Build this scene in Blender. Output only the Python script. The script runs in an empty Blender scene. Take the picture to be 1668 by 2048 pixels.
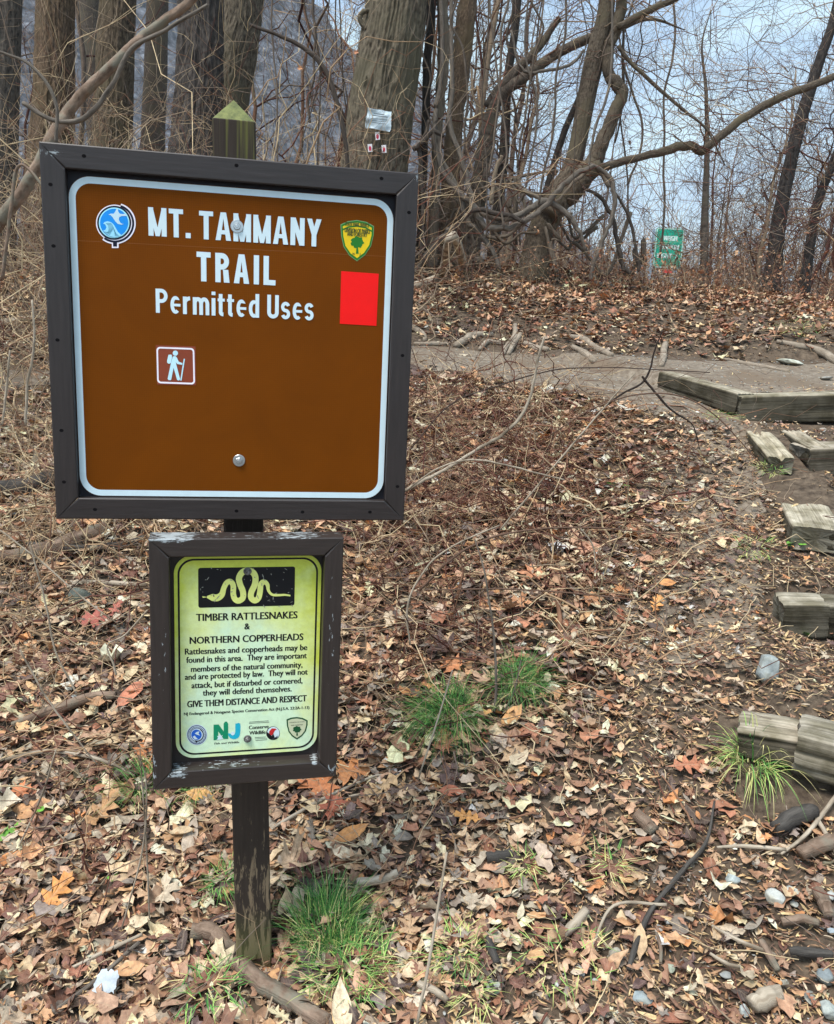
import bpy, math, random
import numpy as np
from mathutils import Vector, Matrix
from mathutils.geometry import tessellate_polygon
SC = bpy.context.scene
COL = SC.collection
R_ = np.random.RandomState(7)
random.seed(5)

# ------------------------------------------------------------------ camera
F_PX, CU, CV, ZC = 1640.0, 834.0, 1024.0, 1.5
RW = np.array([[0.99892186, 0.04642331, 0.0],
               [0.00956079, -0.20572604, 0.97856292],
               [0.04542813, -0.97750789, -0.20594808]])      # world <- camera (x right, y down, z forward)
cam = bpy.data.cameras.new('camera'); camo = bpy.data.objects.new('camera', cam); COL.objects.link(camo)
cam.sensor_fit = 'HORIZONTAL'; cam.sensor_width = 36; cam.lens = 36 * F_PX / 1668.0
cam.clip_start = 0.05; cam.clip_end = 3000
_m = np.eye(4); _m[:3, 0] = RW[:, 0]; _m[:3, 1] = -RW[:, 1]; _m[:3, 2] = -RW[:, 2]; _m[2, 3] = ZC
camo.matrix_world = Matrix(_m.tolist())
SC.camera = camo
SC.view_settings.view_transform = 'Standard'; SC.view_settings.look = 'None'
SC.view_settings.gamma = 1.0; SC.view_settings.exposure = 0.86

# ------------------------------------------------------------------ sky and sun
SUN_EL, SUN_AZ = 62.0, 228.0                 # azimuth of the sun measured from +X counterclockwise
wd = bpy.data.worlds.new('World'); SC.world = wd; wd.use_nodes = True
nt = wd.node_tree; nt.nodes.clear()
def N(nt, t, **kw):
    n = nt.nodes.new(t)
    for k, v in kw.items():
        if k.startswith('_'): setattr(n, k[1:], v)
        else: n.inputs[k.replace('__', ' ')].default_value = v
    return n
wo = N(nt, 'ShaderNodeOutputWorld'); bg = N(nt, 'ShaderNodeBackground', Strength=0.13)
sky = N(nt, 'ShaderNodeTexSky', _sky_type='NISHITA', _sun_disc=False, _sun_elevation=math.radians(SUN_EL),
        _sun_rotation=math.radians(90 - SUN_AZ), _dust_density=1.5, _air_density=1.0, _ozone_density=1.5)
tc = N(nt, 'ShaderNodeTexCoord'); mp = N(nt, 'ShaderNodeMapping'); mp.inputs['Scale'].default_value = (1.0, 1.0, 2.2)
mp.inputs['Location'].default_value = (0.35, 0.2, 0.1)
nz = N(nt, 'ShaderNodeTexNoise', Scale=3.4, Detail=7.0, Roughness=0.55, Distortion=0.5)
rp = N(nt, 'ShaderNodeValToRGB'); rp.color_ramp.elements[0].position = 0.43; rp.color_ramp.elements[1].position = 0.58
rp.color_ramp.elements[0].color = (0.28, 0.28, 0.28, 1); rp.color_ramp.elements[1].color = (0.95, 0.95, 0.95, 1)
mx = N(nt, 'ShaderNodeMix', _data_type='RGBA'); mx.inputs[7].default_value = (3.9, 5.2, 5.8, 1)
L = nt.links.new
L(tc.outputs['Generated'], mp.inputs['Vector']); L(mp.outputs[0], nz.inputs['Vector']); L(nz.outputs['Fac'], rp.inputs[0])
L(rp.outputs[0], mx.inputs[0]); L(sky.outputs[0], mx.inputs[6]); L(mx.outputs[2], bg.inputs[0]); L(bg.outputs[0], wo.inputs[0])
sl = bpy.data.lights.new('sun', 'SUN'); sl.energy = 2.8; sl.angle = math.radians(24); sl.color = (1.0, 0.955, 0.89)
so = bpy.data.objects.new('sun', sl); COL.objects.link(so)
_a, _e = math.radians(SUN_AZ), math.radians(SUN_EL)
sdir = Vector((math.cos(_e) * math.cos(_a), math.cos(_e) * math.sin(_a), math.sin(_e)))
so.rotation_euler = sdir.to_track_quat('Z', 'Y').to_euler(); so.location = (0, 0, 30)

# ------------------------------------------------------------------ helpers: noise, rays, ground
def vnoise(x, y, seed=0):
    x = np.asarray(x, float); y = np.asarray(y, float)
    xi = np.floor(x).astype(np.int64); yi = np.floor(y).astype(np.int64); fx = x - xi; fy = y - yi
    def h(a, b):
        n = (a * 374761393 + b * 668265263 + seed * 982451653) & 0x7fffffff
        n = ((n ^ (n >> 13)) * 1274126177) & 0x7fffffff
        return ((n ^ (n >> 16)) & 0xffff) / 65535.0
    sx = fx * fx * (3 - 2 * fx); sy = fy * fy * (3 - 2 * fy)
    a = h(xi, yi) * (1 - sx) + h(xi + 1, yi) * sx; b = h(xi, yi + 1) * (1 - sx) + h(xi + 1, yi + 1) * sx
    return (a * (1 - sy) + b * sy) * 2 - 1
def fbm(x, y, seed=0, o=4):
    s = 0; a = 1.0
    for i in range(o):
        s = s + a * vnoise(np.asarray(x) * 2 ** i, np.asarray(y) * 2 ** i, seed + i); a *= 0.5
    return s
def ray(u, v):
    d = RW @ np.array([(u - CU) / F_PX, (v - CV) / F_PX, 1.0]); return d / d[1]
def W(u, v, d):
    return np.array([0, 0, ZC]) + ray(u, v) * d
def proj(p):
    p = np.asarray(p, float) - np.array([0, 0, ZC]); c = p @ RW
    return CU + F_PX * c[..., 0] / c[..., 2], CV + F_PX * c[..., 1] / c[..., 2], c[..., 2]
def sstep(a, b, x):
    t = np.clip((x - a) / (b - a), 0, 1); return t * t * (3 - 2 * t)
STEPS = [(2.37, 0.415, 1.08), (2.99, 0.625, 1.32), (3.42, 0.81, 1.78), (4.14, 1.05, 1.90), (4.80, 1.285, 1.92)]  # front y, top z, left x
def yedge(x): return np.where(x < 0, 5.65 - 0.15 * x, 5.65 - 0.76 * np.clip(x, 0, 2.3))
def height(x, y, detail=True):
    x = np.asarray(x, float); y = np.asarray(y, float)
    pl = lambda xx, yy: -0.09 + 0.36 * (yy - 1.85) + 0.145 * (np.clip(xx, -3, 3.2) + 0.38)
    ye = yedge(x)
    low = pl(x, np.minimum(y, ye))
    low = np.where(y < 1.85, -0.09 + 0.145 * (np.clip(x, -3, 3.2) + 0.38) + 0.16 * (np.maximum(y, -3) - 1.85), low)
    path = 0.13 * np.clip(y - ye, 0, 9)
    z = low + np.where(y > ye, path, 0)
    zb = low + 0.13 * np.clip(6.65 - ye, 0, 9)
    crest = 2.36 - 0.065 * np.clip(x - 0.3, 0, 8) + 0.05 * np.clip(x, -8, 0)
    # terrace behind the top step
    lim = 1.60 + (5.4 - y) * 0.6
    ter = 1.258 + 0.1 * (y - 4.62)
    t = sstep(0, 0.06, x - lim) * sstep(4.80, 4.86, y) * (1 - sstep(6.6, 7.0, y))
    z = z * (1 - t) + np.maximum(z, ter) * t
    tb = np.clip((y - 6.65) / 2.85, 0, 1)
    bank = zb + (crest - zb) * (tb * (1.25 - 0.25 * tb)) + 0.10 * sstep(0.5, 3, x) * sstep(6.4, 7.0, y) * (1 - tb)
    z = np.where(y > 6.65, bank, z)
    f1 = np.clip((y - 9.6) / 14, 0, 1); z = z - f1 * f1 * (3 - 2 * f1) * 1.6 - 2.6 * sstep(22, 70, y)
    # treads
    for i, (fy, tz, lx) in enumerate(STEPS[:-1]):
        by = STEPS[i + 1][0]
        m = sstep(-0.02, 0.03, x - lx - 0.05 - (y - fy) * 0.3) * sstep(fy + 0.03, fy + 0.09, y) * (1 - sstep(by + 0.02, by + 0.08, y))
        z = z * (1 - m) + (tz - 0.015 + (.23, .36, .30, .20)[i] * (y - fy)) * m
    if detail:
        onp = sstep(-0.15, 0.15, y - ye) * (1 - sstep(6.5, 6.8, y))
        far = sstep(12, 60, y)
        z = z + (0.028 * fbm(x * 1.7, y * 1.7, 3) + 0.010 * fbm(x * 9, y * 9, 11)) * (1 - 0.7 * onp) + far * 1.5 * fbm(x * .03, y * .03, 5)
        z = z - 0.014 * np.exp(-((x + .375) ** 2 + (y - 1.85) ** 2) / .02)
    return z
def onpath(x, y):
    return sstep(-0.10, 0.12, y - yedge(x)) * (1 - sstep(6.45, 6.8, y + 0.15 * vnoise(x * 2, y * 2, 9)))
def G(u, v, dmax=30):
    r = ray(u, v); ds = np.arange(0.7, dmax, 0.01)
    z = ZC + r[2] * ds; h = height(r[0] * ds, ds); i = np.argmax(z <= h)
    if z[i] > h[i]: i = len(ds) - 1
    return np.array([r[0] * ds[i], ds[i], h[i]])
def pxm(p):  # metres per photo pixel at p
    return proj(p)[2] / F_PX

# ------------------------------------------------------------------ helpers: meshes
class MB:
    def __init__(s): s.v = []; s.f3 = []; s.f4 = []; s.uv3 = []; s.uv4 = []; s.c = []; s.n = 0
    def add(s, v, f3=None, f4=None, uv=None, col=None):
        v = np.asarray(v, np.float32).reshape(-1, 3)
        if uv is None: uv = v[:, :2]
        uv = np.asarray(uv, np.float32)
        s.v.append(v)
        if col is None: col = (1, 1, 1)
        col = np.asarray(col, np.float32)
        s.c.append(np.tile(col, (len(v), 1)) if col.ndim == 1 else col)
        if f3 is not None and len(f3): f3 = np.asarray(f3, np.int64); s.f3.append(f3 + s.n); s.uv3.append(uv[f3])
        if f4 is not None and len(f4): f4 = np.asarray(f4, np.int64); s.f4.append(f4 + s.n); s.uv4.append(uv[f4])
        s.n += len(v)
    def box(s, p0, p1, col=None):
        x0, y0, z0 = p0; x1, y1, z1 = p1
        v = [(x0, y0, z0), (x1, y0, z0), (x1, y1, z0), (x0, y1, z0), (x0, y0, z1), (x1, y0, z1), (x1, y1, z1), (x0, y1, z1)]
        s.add(v, f4=[(0, 3, 2, 1), (4, 5, 6, 7), (0, 1, 5, 4), (1, 2, 6, 5), (2, 3, 7, 6), (3, 0, 4, 7)], col=col)
    def tubes(s, P, Rr, n=4, col=None, closed=True):
        # P [T,K,3], Rr [T,K]
        P = np.asarray(P, float); Rr = np.asarray(Rr, float)
        if P.ndim == 2: P = P[None]; Rr = Rr[None]
        T, K, _ = P.shape
        tan = np.gradient(P, axis=1); tan /= np.linalg.norm(tan, axis=2, keepdims=True) + 1e-9
        mt = tan.mean(axis=1, keepdims=True)
        ref = np.where(np.abs(mt[..., 2:3]) > 0.85 * np.linalg.norm(mt, axis=2, keepdims=True), np.array([[[1.0, 0.13, 0]]]), np.array([[[0.07, 0.05, 1.0]]]))
        a = np.cross(tan, np.broadcast_to(ref, tan.shape)); a /= np.linalg.norm(a, axis=2, keepdims=True) + 1e-9
        b = np.cross(tan, a)
        ang = np.arange(n) * 2 * np.pi / n
        ring = a[:, :, None, :] * np.cos(ang)[None, None, :, None] + b[:, :, None, :] * np.sin(ang)[None, None, :, None]
        if Rr.ndim == 3: V = P[:, :, None, :] + ring * Rr[:, :, :, None]; r0 = Rr.mean(axis=2)
        else: V = P[:, :, None, :] + ring * Rr[:, :, None, None]; r0 = Rr
        seg = np.concatenate([np.zeros((T, 1)), np.cumsum(np.linalg.norm(np.diff(P, axis=1), axis=2), axis=1)], axis=1)
        U = np.broadcast_to((ang / 6.2832 * 6.28)[None, None, :], (T, K, n)) * r0[:, :1, None]
        UV = np.stack([U, np.broadcast_to(seg[:, :, None], (T, K, n))], axis=-1).reshape(-1, 2)
        base = (np.arange(T) * K * n)[:, None, None] + (np.arange(K - 1) * n)[None, :, None]
        j = np.arange(n)[None, None, :]; j2 = (j + 1) % n
        q = np.stack([base + j, base + j2, base + n + j2, base + n + j], axis=-1).reshape(-1, 4)
        if col is not None:
            col = np.asarray(col, float)
            if col.ndim == 2: col = np.repeat(col, K * n, axis=0)
        s.add(V.reshape(-1, 3), f4=q, uv=UV, col=col)
        if closed and n > 3:
            off = s.n - T * K * n
            caps = []
            for t in range(T):
                b0 = off + t * K * n; e0 = b0 + (K - 1) * n
                for i in range(1, n - 1): caps.append((b0, b0 + i + 1, b0 + i)); caps.append((e0, e0 + i, e0 + i + 1))
            caps = np.array(caps, np.int64); s.f3.append(caps); s.uv3.append(UV[np.clip(caps - off, 0, len(UV) - 1)])
    def mesh(s, name, mat, smooth=True):
        v = np.concatenate(s.v); c = np.concatenate(s.c)
        f3 = np.concatenate(s.f3) if s.f3 else np.zeros((0, 3), int); f4 = np.concatenate(s.f4) if s.f4 else np.zeros((0, 4), int)
        uv = np.concatenate([x.reshape(-1, 2) for x in s.uv3 + s.uv4]) if (s.uv3 or s.uv4) else np.zeros((0, 2))
        me = bpy.data.meshes.new(name)
        me.vertices.add(len(v)); me.vertices.foreach_set('co', v.ravel())
        nl = len(f3) * 3 + len(f4) * 4
        me.loops.add(nl); li = np.concatenate([f3.ravel(), f4.ravel()]).astype(np.int32); me.loops.foreach_set('vertex_index', li)
        me.polygons.add(len(f3) + len(f4))
        ls = np.concatenate([np.arange(len(f3)) * 3, len(f3) * 3 + np.arange(len(f4)) * 4]).astype(np.int32)
        me.polygons.foreach_set('loop_start', ls)
        me.update(calc_edges=True)
        ul = me.uv_layers.new(name='UVMap'); ul.data.foreach_set('uv', uv.astype(np.float32).ravel())
        ca = me.color_attributes.new('col', 'FLOAT_COLOR', 'POINT')
        ca.data.foreach_set('color', np.concatenate([c, np.ones((len(c), 1))], axis=1).astype(np.float32).ravel())
        me.polygons.foreach_set('use_smooth', np.full(len(me.polygons), smooth))
        me.materials.append(mat)
        return me
    def build(s, name, mat, parent=None, smooth=True):
        o = bpy.data.objects.new(name, s.mesh(name, mat, smooth)); COL.objects.link(o)
        if parent is not None: o.parent = parent
        return o
def tag(o, label=None, cat=None, group=None, kind=None):
    if label: o['label'] = label
    if cat: o['category'] = cat
    if group: o['group'] = group
    if kind: o['kind'] = kind
    return o
def empty(name, loc, label, cat, group=None):
    o = bpy.data.objects.new(name, None); COL.objects.link(o); o.location = [float(a) for a in loc]; o.empty_display_size = .1
    bpy.context.view_layer.update() if False else None
    return tag(o, label, cat, group)
def rel(mb, loc):
    for i in range(len(mb.v)): mb.v[i] = mb.v[i] - np.asarray(loc, np.float32)
    return mb
def catmull(P, k=6):
    P = np.asarray(P, float); Q = np.vstack([2 * P[0] - P[1], P, 2 * P[-1] - P[-2]]); out = []
    for i in range(1, len(Q) - 2):
        for t in np.linspace(0, 1, k, endpoint=False):
            out.append(0.5 * ((2 * Q[i]) + (-Q[i - 1] + Q[i + 1]) * t + (2 * Q[i - 1] - 5 * Q[i] + 4 * Q[i + 1] - Q[i + 2]) * t * t + (-Q[i - 1] + 3 * Q[i] - 3 * Q[i + 1] + Q[i + 2]) * t ** 3))
    out.append(P[-1]); return np.array(out)

# ------------------------------------------------------------------ materials
def srgb(r, g, b):
    f = lambda c: (c / 255 / 12.92) if c / 255 <= 0.04045 else ((c / 255 + 0.055) / 1.055) ** 2.4
    return (f(r), f(g), f(b))
def mat(name, col=(.5, .5, .5), rough=.7, metal=0.0, spec=.3):
    m = bpy.data.materials.new(name); m.use_nodes = True; b = m.node_tree.nodes['Principled BSDF']
    b.inputs['Base Color'].default_value = (*col, 1); b.inputs['Roughness'].default_value = rough; b.inputs['Metallic'].default_value = metal
    b.inputs['Specular IOR Level'].default_value = spec
    return m, m.node_tree, b
def noisy(name, c0, c1, scale=(6, 6, 6), rough=.8, bump=.3, coord='Object', detail=6, p0=.35, p1=.65, spec=.2, c2=None, big=1.2, dist=.01, tint=False, metal=0.0):
    m, nt, b = mat(name, c0, rough, metal, spec); L = nt.links.new
    tc = N(nt, 'ShaderNodeTexCoord'); mp = N(nt, 'ShaderNodeMapping'); mp.inputs['Scale'].default_value = scale
    n = N(nt, 'ShaderNodeTexNoise', Scale=1.0, Detail=float(detail), Roughness=0.65)
    r = N(nt, 'ShaderNodeValToRGB'); r.color_ramp.elements[0].position = p0; r.color_ramp.elements[1].position = p1
    r.color_ramp.elements[0].color = (*c0, 1); r.color_ramp.elements[1].color = (*c1, 1)
    L(tc.outputs[coord], mp.inputs[0]); L(mp.outputs[0], n.inputs['Vector']); L(n.outputs['Fac'], r.inputs[0])
    last = r.outputs[0]
    if c2 is not None:
        n2 = N(nt, 'ShaderNodeTexNoise', Scale=big, Detail=4.0); L(tc.outputs['Object'], n2.inputs['Vector'])
        r2 = N(nt, 'ShaderNodeValToRGB'); r2.color_ramp.elements[0].position = .48; r2.color_ramp.elements[1].position = .62
        mx = N(nt, 'ShaderNodeMix', _data_type='RGBA'); mx.inputs[7].default_value = (*c2, 1)
        L(n2.outputs['Fac'], r2.inputs[0]); L(r2.outputs[0], mx.inputs[0]); L(last, mx.inputs[6]); last = mx.outputs[2]
    if tint:
        at = N(nt, 'ShaderNodeAttribute', _attribute_name='col'); mu = N(nt, 'ShaderNodeMix', _data_type='RGBA', _blend_type='MULTIPLY'); mu.inputs[0].default_value = 1
        L(last, mu.inputs[6]); L(at.outputs['Color'], mu.inputs[7]); last = mu.outputs[2]
    L(last, b.inputs['Base Color'])
    bp = N(nt, 'ShaderNodeBump', Strength=bump, Distance=dist); L(n.outputs['Fac'], bp.inputs['Height']); L(bp.outputs[0], b.inputs['Normal'])
    return m
M = {}
M['soil'] = noisy('soil', (.045, .032, .023), (.16, .12, .085), (26, 26, 26), .95, .8, detail=10, c2=(.10, .072, .05), big=3)
M['path'] = noisy('path_dirt', (.12, .092, .068), (.27, .225, .175), (22, 22, 22), .95, .5, detail=9, c2=(.16, .12, .085), big=2.5)
M['bark_ridge'] = noisy('bark_ridge', (.035, .027, .020), (.20, .165, .12), (42, 14, 1), .95, .8, 'UV', c2=(.12, .105, .07), big=1.3, dist=.02, tint=True)
M['bark_dark'] = noisy('bark_dark', (.035, .03, .027), (.13, .11, .09), (40, 14, 1), .95, .9, 'UV', dist=.02, tint=True)
M['bark_smooth'] = noisy('bark_smooth', (.05, .04, .032), (.20, .165, .13), (70, 26, 1), .9, 1.0, 'UV', c2=(.14, .12, .085), big=4, tint=True)
M['vine'] = noisy('vine_bark', (.075, .062, .052), (.20, .17, .14), (60, 10, 1), .95, .7, 'UV', tint=True)
M['twig'] = noisy('twig', (.6, .6, .6), (1, 1, 1), (20, 20, 20), .85, .1, tint=True)
M['dead_pale'] = noisy('dead_wood_pale', (.26, .21, .155), (.50, .43, .34), (60, 6, 1), .9, .5, 'UV', c2=(.16, .125, .09), big=9)
M['dead_dark'] = noisy('dead_wood_dark', (.03, .027, .025), (.10, .09, .08), (60, 8, 1), .9, .6, 'UV')
M['log'] = noisy('log_bark', (.10, .065, .045), (.30, .215, .16), (30, 10, 1), .9, .8, 'UV', c2=(.19, .17, .13), big=14)
M['root'] = noisy('root', (.17, .135, .10), (.36, .30, .235), (30, 8, 1), .85, .5, 'UV')
M['stone'] = noisy('stone', (.24, .25, .25), (.46, .47, .45), (30, 30, 30), .85, .4, detail=10, c2=(.30, .29, .25), big=18, tint=True)
M['grass'] = noisy('grass_blade', (.7, .7, .7), (1, 1, 1), (20, 20, 20), .6, .05, tint=True)
# leaves: colour per leaf, veins from the uv of each leaf
def leafmat():
    m, nt, b = mat('dead_leaf', (.3, .2, .1), .62, 0, .35); L = nt.links.new
    at = N(nt, 'ShaderNodeAttribute', _attribute_name='col'); tc = N(nt, 'ShaderNodeTexCoord')
    sep = N(nt, 'ShaderNodeSeparateXYZ'); L(tc.outputs['UV'], sep.inputs[0])
    ab = N(nt, 'ShaderNodeMath', _operation='ABSOLUTE'); L(sep.outputs[1], ab.inputs[0])
    s1 = N(nt, 'ShaderNodeMath', _operation='SUBTRACT'); L(sep.outputs[0], s1.inputs[0]); L(ab.outputs[0], s1.inputs[1])
    m1 = N(nt, 'ShaderNodeMath', _operation='MULTIPLY'); m1.inputs[1].default_value = 5.0; L(s1.outputs[0], m1.inputs[0])
    fr = N(nt, 'ShaderNodeMath', _operation='FRACT'); L(m1.outputs[0], fr.inputs[0])
    c1 = N(nt, 'ShaderNodeMath', _operation='LESS_THAN'); c1.inputs[1].default_value = .10; L(fr.outputs[0], c1.inputs[0])
    c2 = N(nt, 'ShaderNodeMath', _operation='LESS_THAN'); c2.inputs[1].default_value = .03; L(ab.outputs[0], c2.inputs[0])
    mxv = N(nt, 'ShaderNodeMath', _operation='MAXIMUM'); L(c1.outputs[0], mxv.inputs[0]); L(c2.outputs[0], mxv.inputs[1])
    sc = N(nt, 'ShaderNodeMath', _operation='MULTIPLY'); sc.inputs[1].default_value = .28; L(mxv.outputs[0], sc.inputs[0])
    nz = N(nt, 'ShaderNodeTexNoise', Scale=55.0, Detail=6.0, Roughness=.7); L(tc.outputs['Object'], nz.inputs['Vector'])
    rr = N(nt, 'ShaderNodeValToRGB'); rr.color_ramp.elements[0].position = .3; rr.color_ramp.elements[1].position = .7
    rr.color_ramp.elements[0].color = (.48, .44, .42, 1); rr.color_ramp.elements[1].color = (1.22, 1.2, 1.16, 1); L(nz.outputs['Fac'], rr.inputs[0])
    mu = N(nt, 'ShaderNodeMix', _data_type='RGBA', _blend_type='MULTIPLY'); mu.inputs[0].default_value = 1
    L(at.outputs['Color'], mu.inputs[6]); L(rr.outputs[0], mu.inputs[7])
    mv = N(nt, 'ShaderNodeMix', _data_type='RGBA'); mv.inputs[7].default_value = (.36, .27, .18, 1); L(sc.outputs[0], mv.inputs[0]); L(mu.outputs[2], mv.inputs[6])
    L(mv.outputs[2], b.inputs['Base Color'])
    bp = N(nt, 'ShaderNodeBump', Strength=.5, Distance=.004); L(nz.outputs['Fac'], bp.inputs['Height']); L(bp.outputs[0], b.inputs['Normal'])
    return m
M['leaf'] = leafmat()

# ------------------------------------------------------------------ ground sheet
def axis(*segs):
    out = []
    for a, b, s in segs: out += list(np.arange(a, b, s))
    out.append(segs[-1][1]); return np.array(out)
xs = axis((-1500, -200, 130), (-200, -30, 17), (-30, -8, 1.1), (-8, -2.4, .14), (-2.4, 4.2, .03), (4.2, 9, .12), (9, 30, 1.05), (30, 200, 17), (200, 1500, 130))
ys = axis((-300, -20, 28), (-20, 0, 1), (0, 1.2, .1), (1.2, 7.2, .03), (7.2, 12, .08), (12, 30, .9), (30, 200, 10), (200, 1800, 120))
X, Y = np.meshgrid(xs, ys); Z = height(X, Y)
def grid_faces(ny, nx):
    i = (np.arange(ny - 1) * nx)[:, None] + np.arange(nx - 1)[None]; return np.stack([i, i + 1, i + nx + 1, i + nx], -1).reshape(-1, 4)
g = MB(); g.add(np.stack([X, Y, Z], -1), f4=grid_faces(len(ys), len(xs)), uv=np.stack([X, Y], -1).reshape(-1, 2))
tag(g.build('ground', M['soil']), kind='structure')
# trodden path: its own sheet 6 mm above the soil, edge ragged
ix = np.where((xs > -7) & (xs < 8))[0]; iy = np.where((ys > 2.3) & (ys < 7.2))[0]
PX_, PY_ = X[iy][:, ix], Y[iy][:, ix]; PZ_ = Z[iy][:, ix] + .005
bnd_ = sstep(.40, .75, PX_ - .33 * (PY_ - 2.1)) * sstep(2.3, 3.0, PY_) + .45 * vnoise(PX_ * 4, PY_ * 4, 25) + .3 * vnoise(PX_ * 13, PY_ * 13, 26) > .62
msk = (PY_ > yedge(PX_) - .05 + .10 * vnoise(PX_ * 3, PY_ * 3, 21) + .05 * vnoise(PX_ * 11, PY_ * 11, 23)) & (PY_ < 6.5 + .15 * vnoise(PX_ * 2, PY_ * 2, 22)) & ~((PX_ > 1.45) & (PY_ < 4.88)); msk |= bnd_ & (PY_ < 5.2) & (PX_ < 1.02 + .36 * (PY_ - 2.1))
f_ = grid_faces(len(iy), len(ix)); f_ = f_[msk.ravel()[f_].all(axis=1)]
g = MB(); g.add(np.stack([PX_, PY_, PZ_], -1), f4=f_, uv=np.stack([PX_, PY_], -1).reshape(-1, 2)); tag(g.build('path', M['path']), kind='structure')

# ------------------------------------------------------------------ mountain
def build_mountain():
    ridge = [(-300, -700), (200, -560), (480, -160), (600, -20), (700, 90), (830, 165), (900, 245), (985, 290), (1010, 360), (1075, 425), (1160, 500), (1300, 560), (1500, 640)]
    D = 260.0; rw = np.array([W(u, v, D) for u, v in ridge]); nx, nz = 300, 150
    xx = np.linspace(rw[0][0], rw[-1][0], nx); zr = np.interp(xx, rw[:, 0], rw[:, 2]) + 2.5 * fbm(xx * .09, 0 * xx, 31, 4)
    t = np.linspace(0, 1, nz)[:, None]
    zb = -6.0; Zm = zb + (zr - zb)[None] * t ** 0.8; Xm = np.broadcast_to(xx, (nz, nx)).copy()
    Ym = 130 + 130 * t ** 1.0 + 7 * fbm(Xm * .045, Zm * .045, 33, 5) * (.2 + t) + 0 * Xm
    Zm = Zm + 1.2 * fbm(Xm * .2, Zm * .2, 36, 3) * t
    back = np.stack([xx, np.full(nx, 420.0), np.full(nx, -6.0)], -1)
    V = np.concatenate([np.stack([Xm, Ym, Zm], -1).reshape(-1, 3), back])
    g = MB(); g.add(V, f4=grid_faces(nz + 1, nx))
    m, nt, b = mat('mountain_rock_and_bare_woods', (.1, .1, .12), .95, 0, .1); L = nt.links.new
    tc = N(nt, 'ShaderNodeTexCoord'); mp = N(nt, 'ShaderNodeMapping'); mp.inputs['Scale'].default_value = (.42, .42, .12)
    n1 = N(nt, 'ShaderNodeTexNoise', Scale=1.0, Detail=8.0, Roughness=.7); r1 = N(nt, 'ShaderNodeValToRGB')
    e = r1.color_ramp.elements; e[0].position = .38; e[0].color = (.030, .034, .04, 1); e[1].position = .64; e[1].color = (.26, .27, .29, 1)
    n2 = N(nt, 'ShaderNodeTexVoronoi', Scale=.55); r2 = N(nt, 'ShaderNodeValToRGB'); r2.color_ramp.elements[0].position = .0; r2.color_ramp.elements[1].position = .5
    r2.color_ramp.elements[0].color = (1.25, 1.25, 1.3, 1); r2.color_ramp.elements[1].color = (.55, .55, .6, 1)
    mu = N(nt, 'ShaderNodeMix', _data_type='RGBA', _blend_type='MULTIPLY'); mu.inputs[0].default_value = .9
    L(tc.outputs['Object'], mp.inputs[0]); L(mp.outputs[0], n1.inputs['Vector']); L(n1.outputs['Fac'], r1.inputs[0])
    L(tc.outputs['Object'], n2.inputs['Vector']); L(n2.outputs['Distance'], r2.inputs[0])
    L(r1.outputs[0], mu.inputs[6]); L(r2.outputs[0], mu.inputs[7]); L(mu.outputs[2], b.inputs['Base Color'])
    bp = N(nt, 'ShaderNodeBump', Strength=.8, Distance=2.0); L(n1.outputs['Fac'], bp.inputs['Height']); L(bp.outputs[0], b.inputs['Normal'])
    tag(g.build('mountain', m), kind='structure')
build_mountain()

# ------------------------------------------------------------------ signs
def plane_frame(TL, ax, name, label, cat):
    o = empty(name, TL, label, cat)
    ax = np.asarray(ax, float) / np.linalg.norm(ax); up = np.array([0, 0, 1.0]); up = up - ax * (up @ ax); up /= np.linalg.norm(up); yy = np.cross(up, ax)
    m = np.eye(4); m[:3, 0] = ax; m[:3, 1] = yy; m[:3, 2] = up; m[:3, 3] = TL
    o.matrix_world = Matrix(m.tolist()); return o, m
def onplane(m, u, v, yp):
    r = m[:3, :3].T @ ray(u, v); p0 = m[:3, :3].T @ (np.array([0, 0, ZC]) - m[:3, 3])
    k = (yp - p0[1]) / r[1]; q = p0 + r * k; return np.array([q[0], q[2]])
def flat(poly, y, mb, col=None, holes=(), th=.0002):
    # sheet from 2-D polygon (x,z) at local depth y facing -y
    loops = [[Vector((p[0], p[1], 0)) for p in L_] for L_ in [poly] + list(holes)]
    tri = tessellate_polygon(loops); pts = np.array([(p.x, y, p.y) for L_ in loops for p in L_])
    f = []
    for t in tri:
        a, b, c = pts[t[0]], pts[t[1]], pts[t[2]]
        nrm = np.cross(b - a, c - a); f.append(t if nrm[1] < 0 else (t[0], t[2], t[1]))
    mb.add(pts, f3=np.array(f), uv=pts[:, [0, 2]], col=col)
def ribbon2(P, w):
    P = np.asarray(P, float); w = np.broadcast_to(w, len(P)); t = np.gradient(P, axis=0); t /= np.linalg.norm(t, axis=1, keepdims=True) + 1e-12
    n = np.stack([-t[:, 1], t[:, 0]], 1); return np.vstack([P + n * w[:, None] / 2, (P - n * w[:, None] / 2)[::-1]])
def rrect(x0, z0, x1, z1, r, k=8):
    out = []
    for cx, cz, a0 in ((x1 - r, z1 - r, 0), (x0 + r, z1 - r, 90), (x0 + r, z0 + r, 180), (x1 - r, z0 + r, 270)):
        for i in range(k + 1):
            a = math.radians(a0 + 90 * i / k); out.append((cx + r * math.cos(a), cz + r * math.sin(a)))
    return out
def ell(cx, cz, rx, rz=None, k=40, a0=0, a1=360):
    rz = rz or rx; return [(cx + rx * math.cos(math.radians(a)), cz + rz * math.sin(math.radians(a))) for a in np.linspace(a0, a1, k, endpoint=(a1 - a0) % 360 != 0)]
PAINT = {}
def paint(name, rgb, rough=.45, spec=.4, noise=.06):
    if name not in PAINT:
        c = srgb(*rgb); PAINT[name] = noisy(name, tuple(x * (1 - noise) for x in c), tuple(x * (1 + noise) for x in c), (35, 35, 35), rough, .02, spec=spec)
    return PAINT[name]
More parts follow.
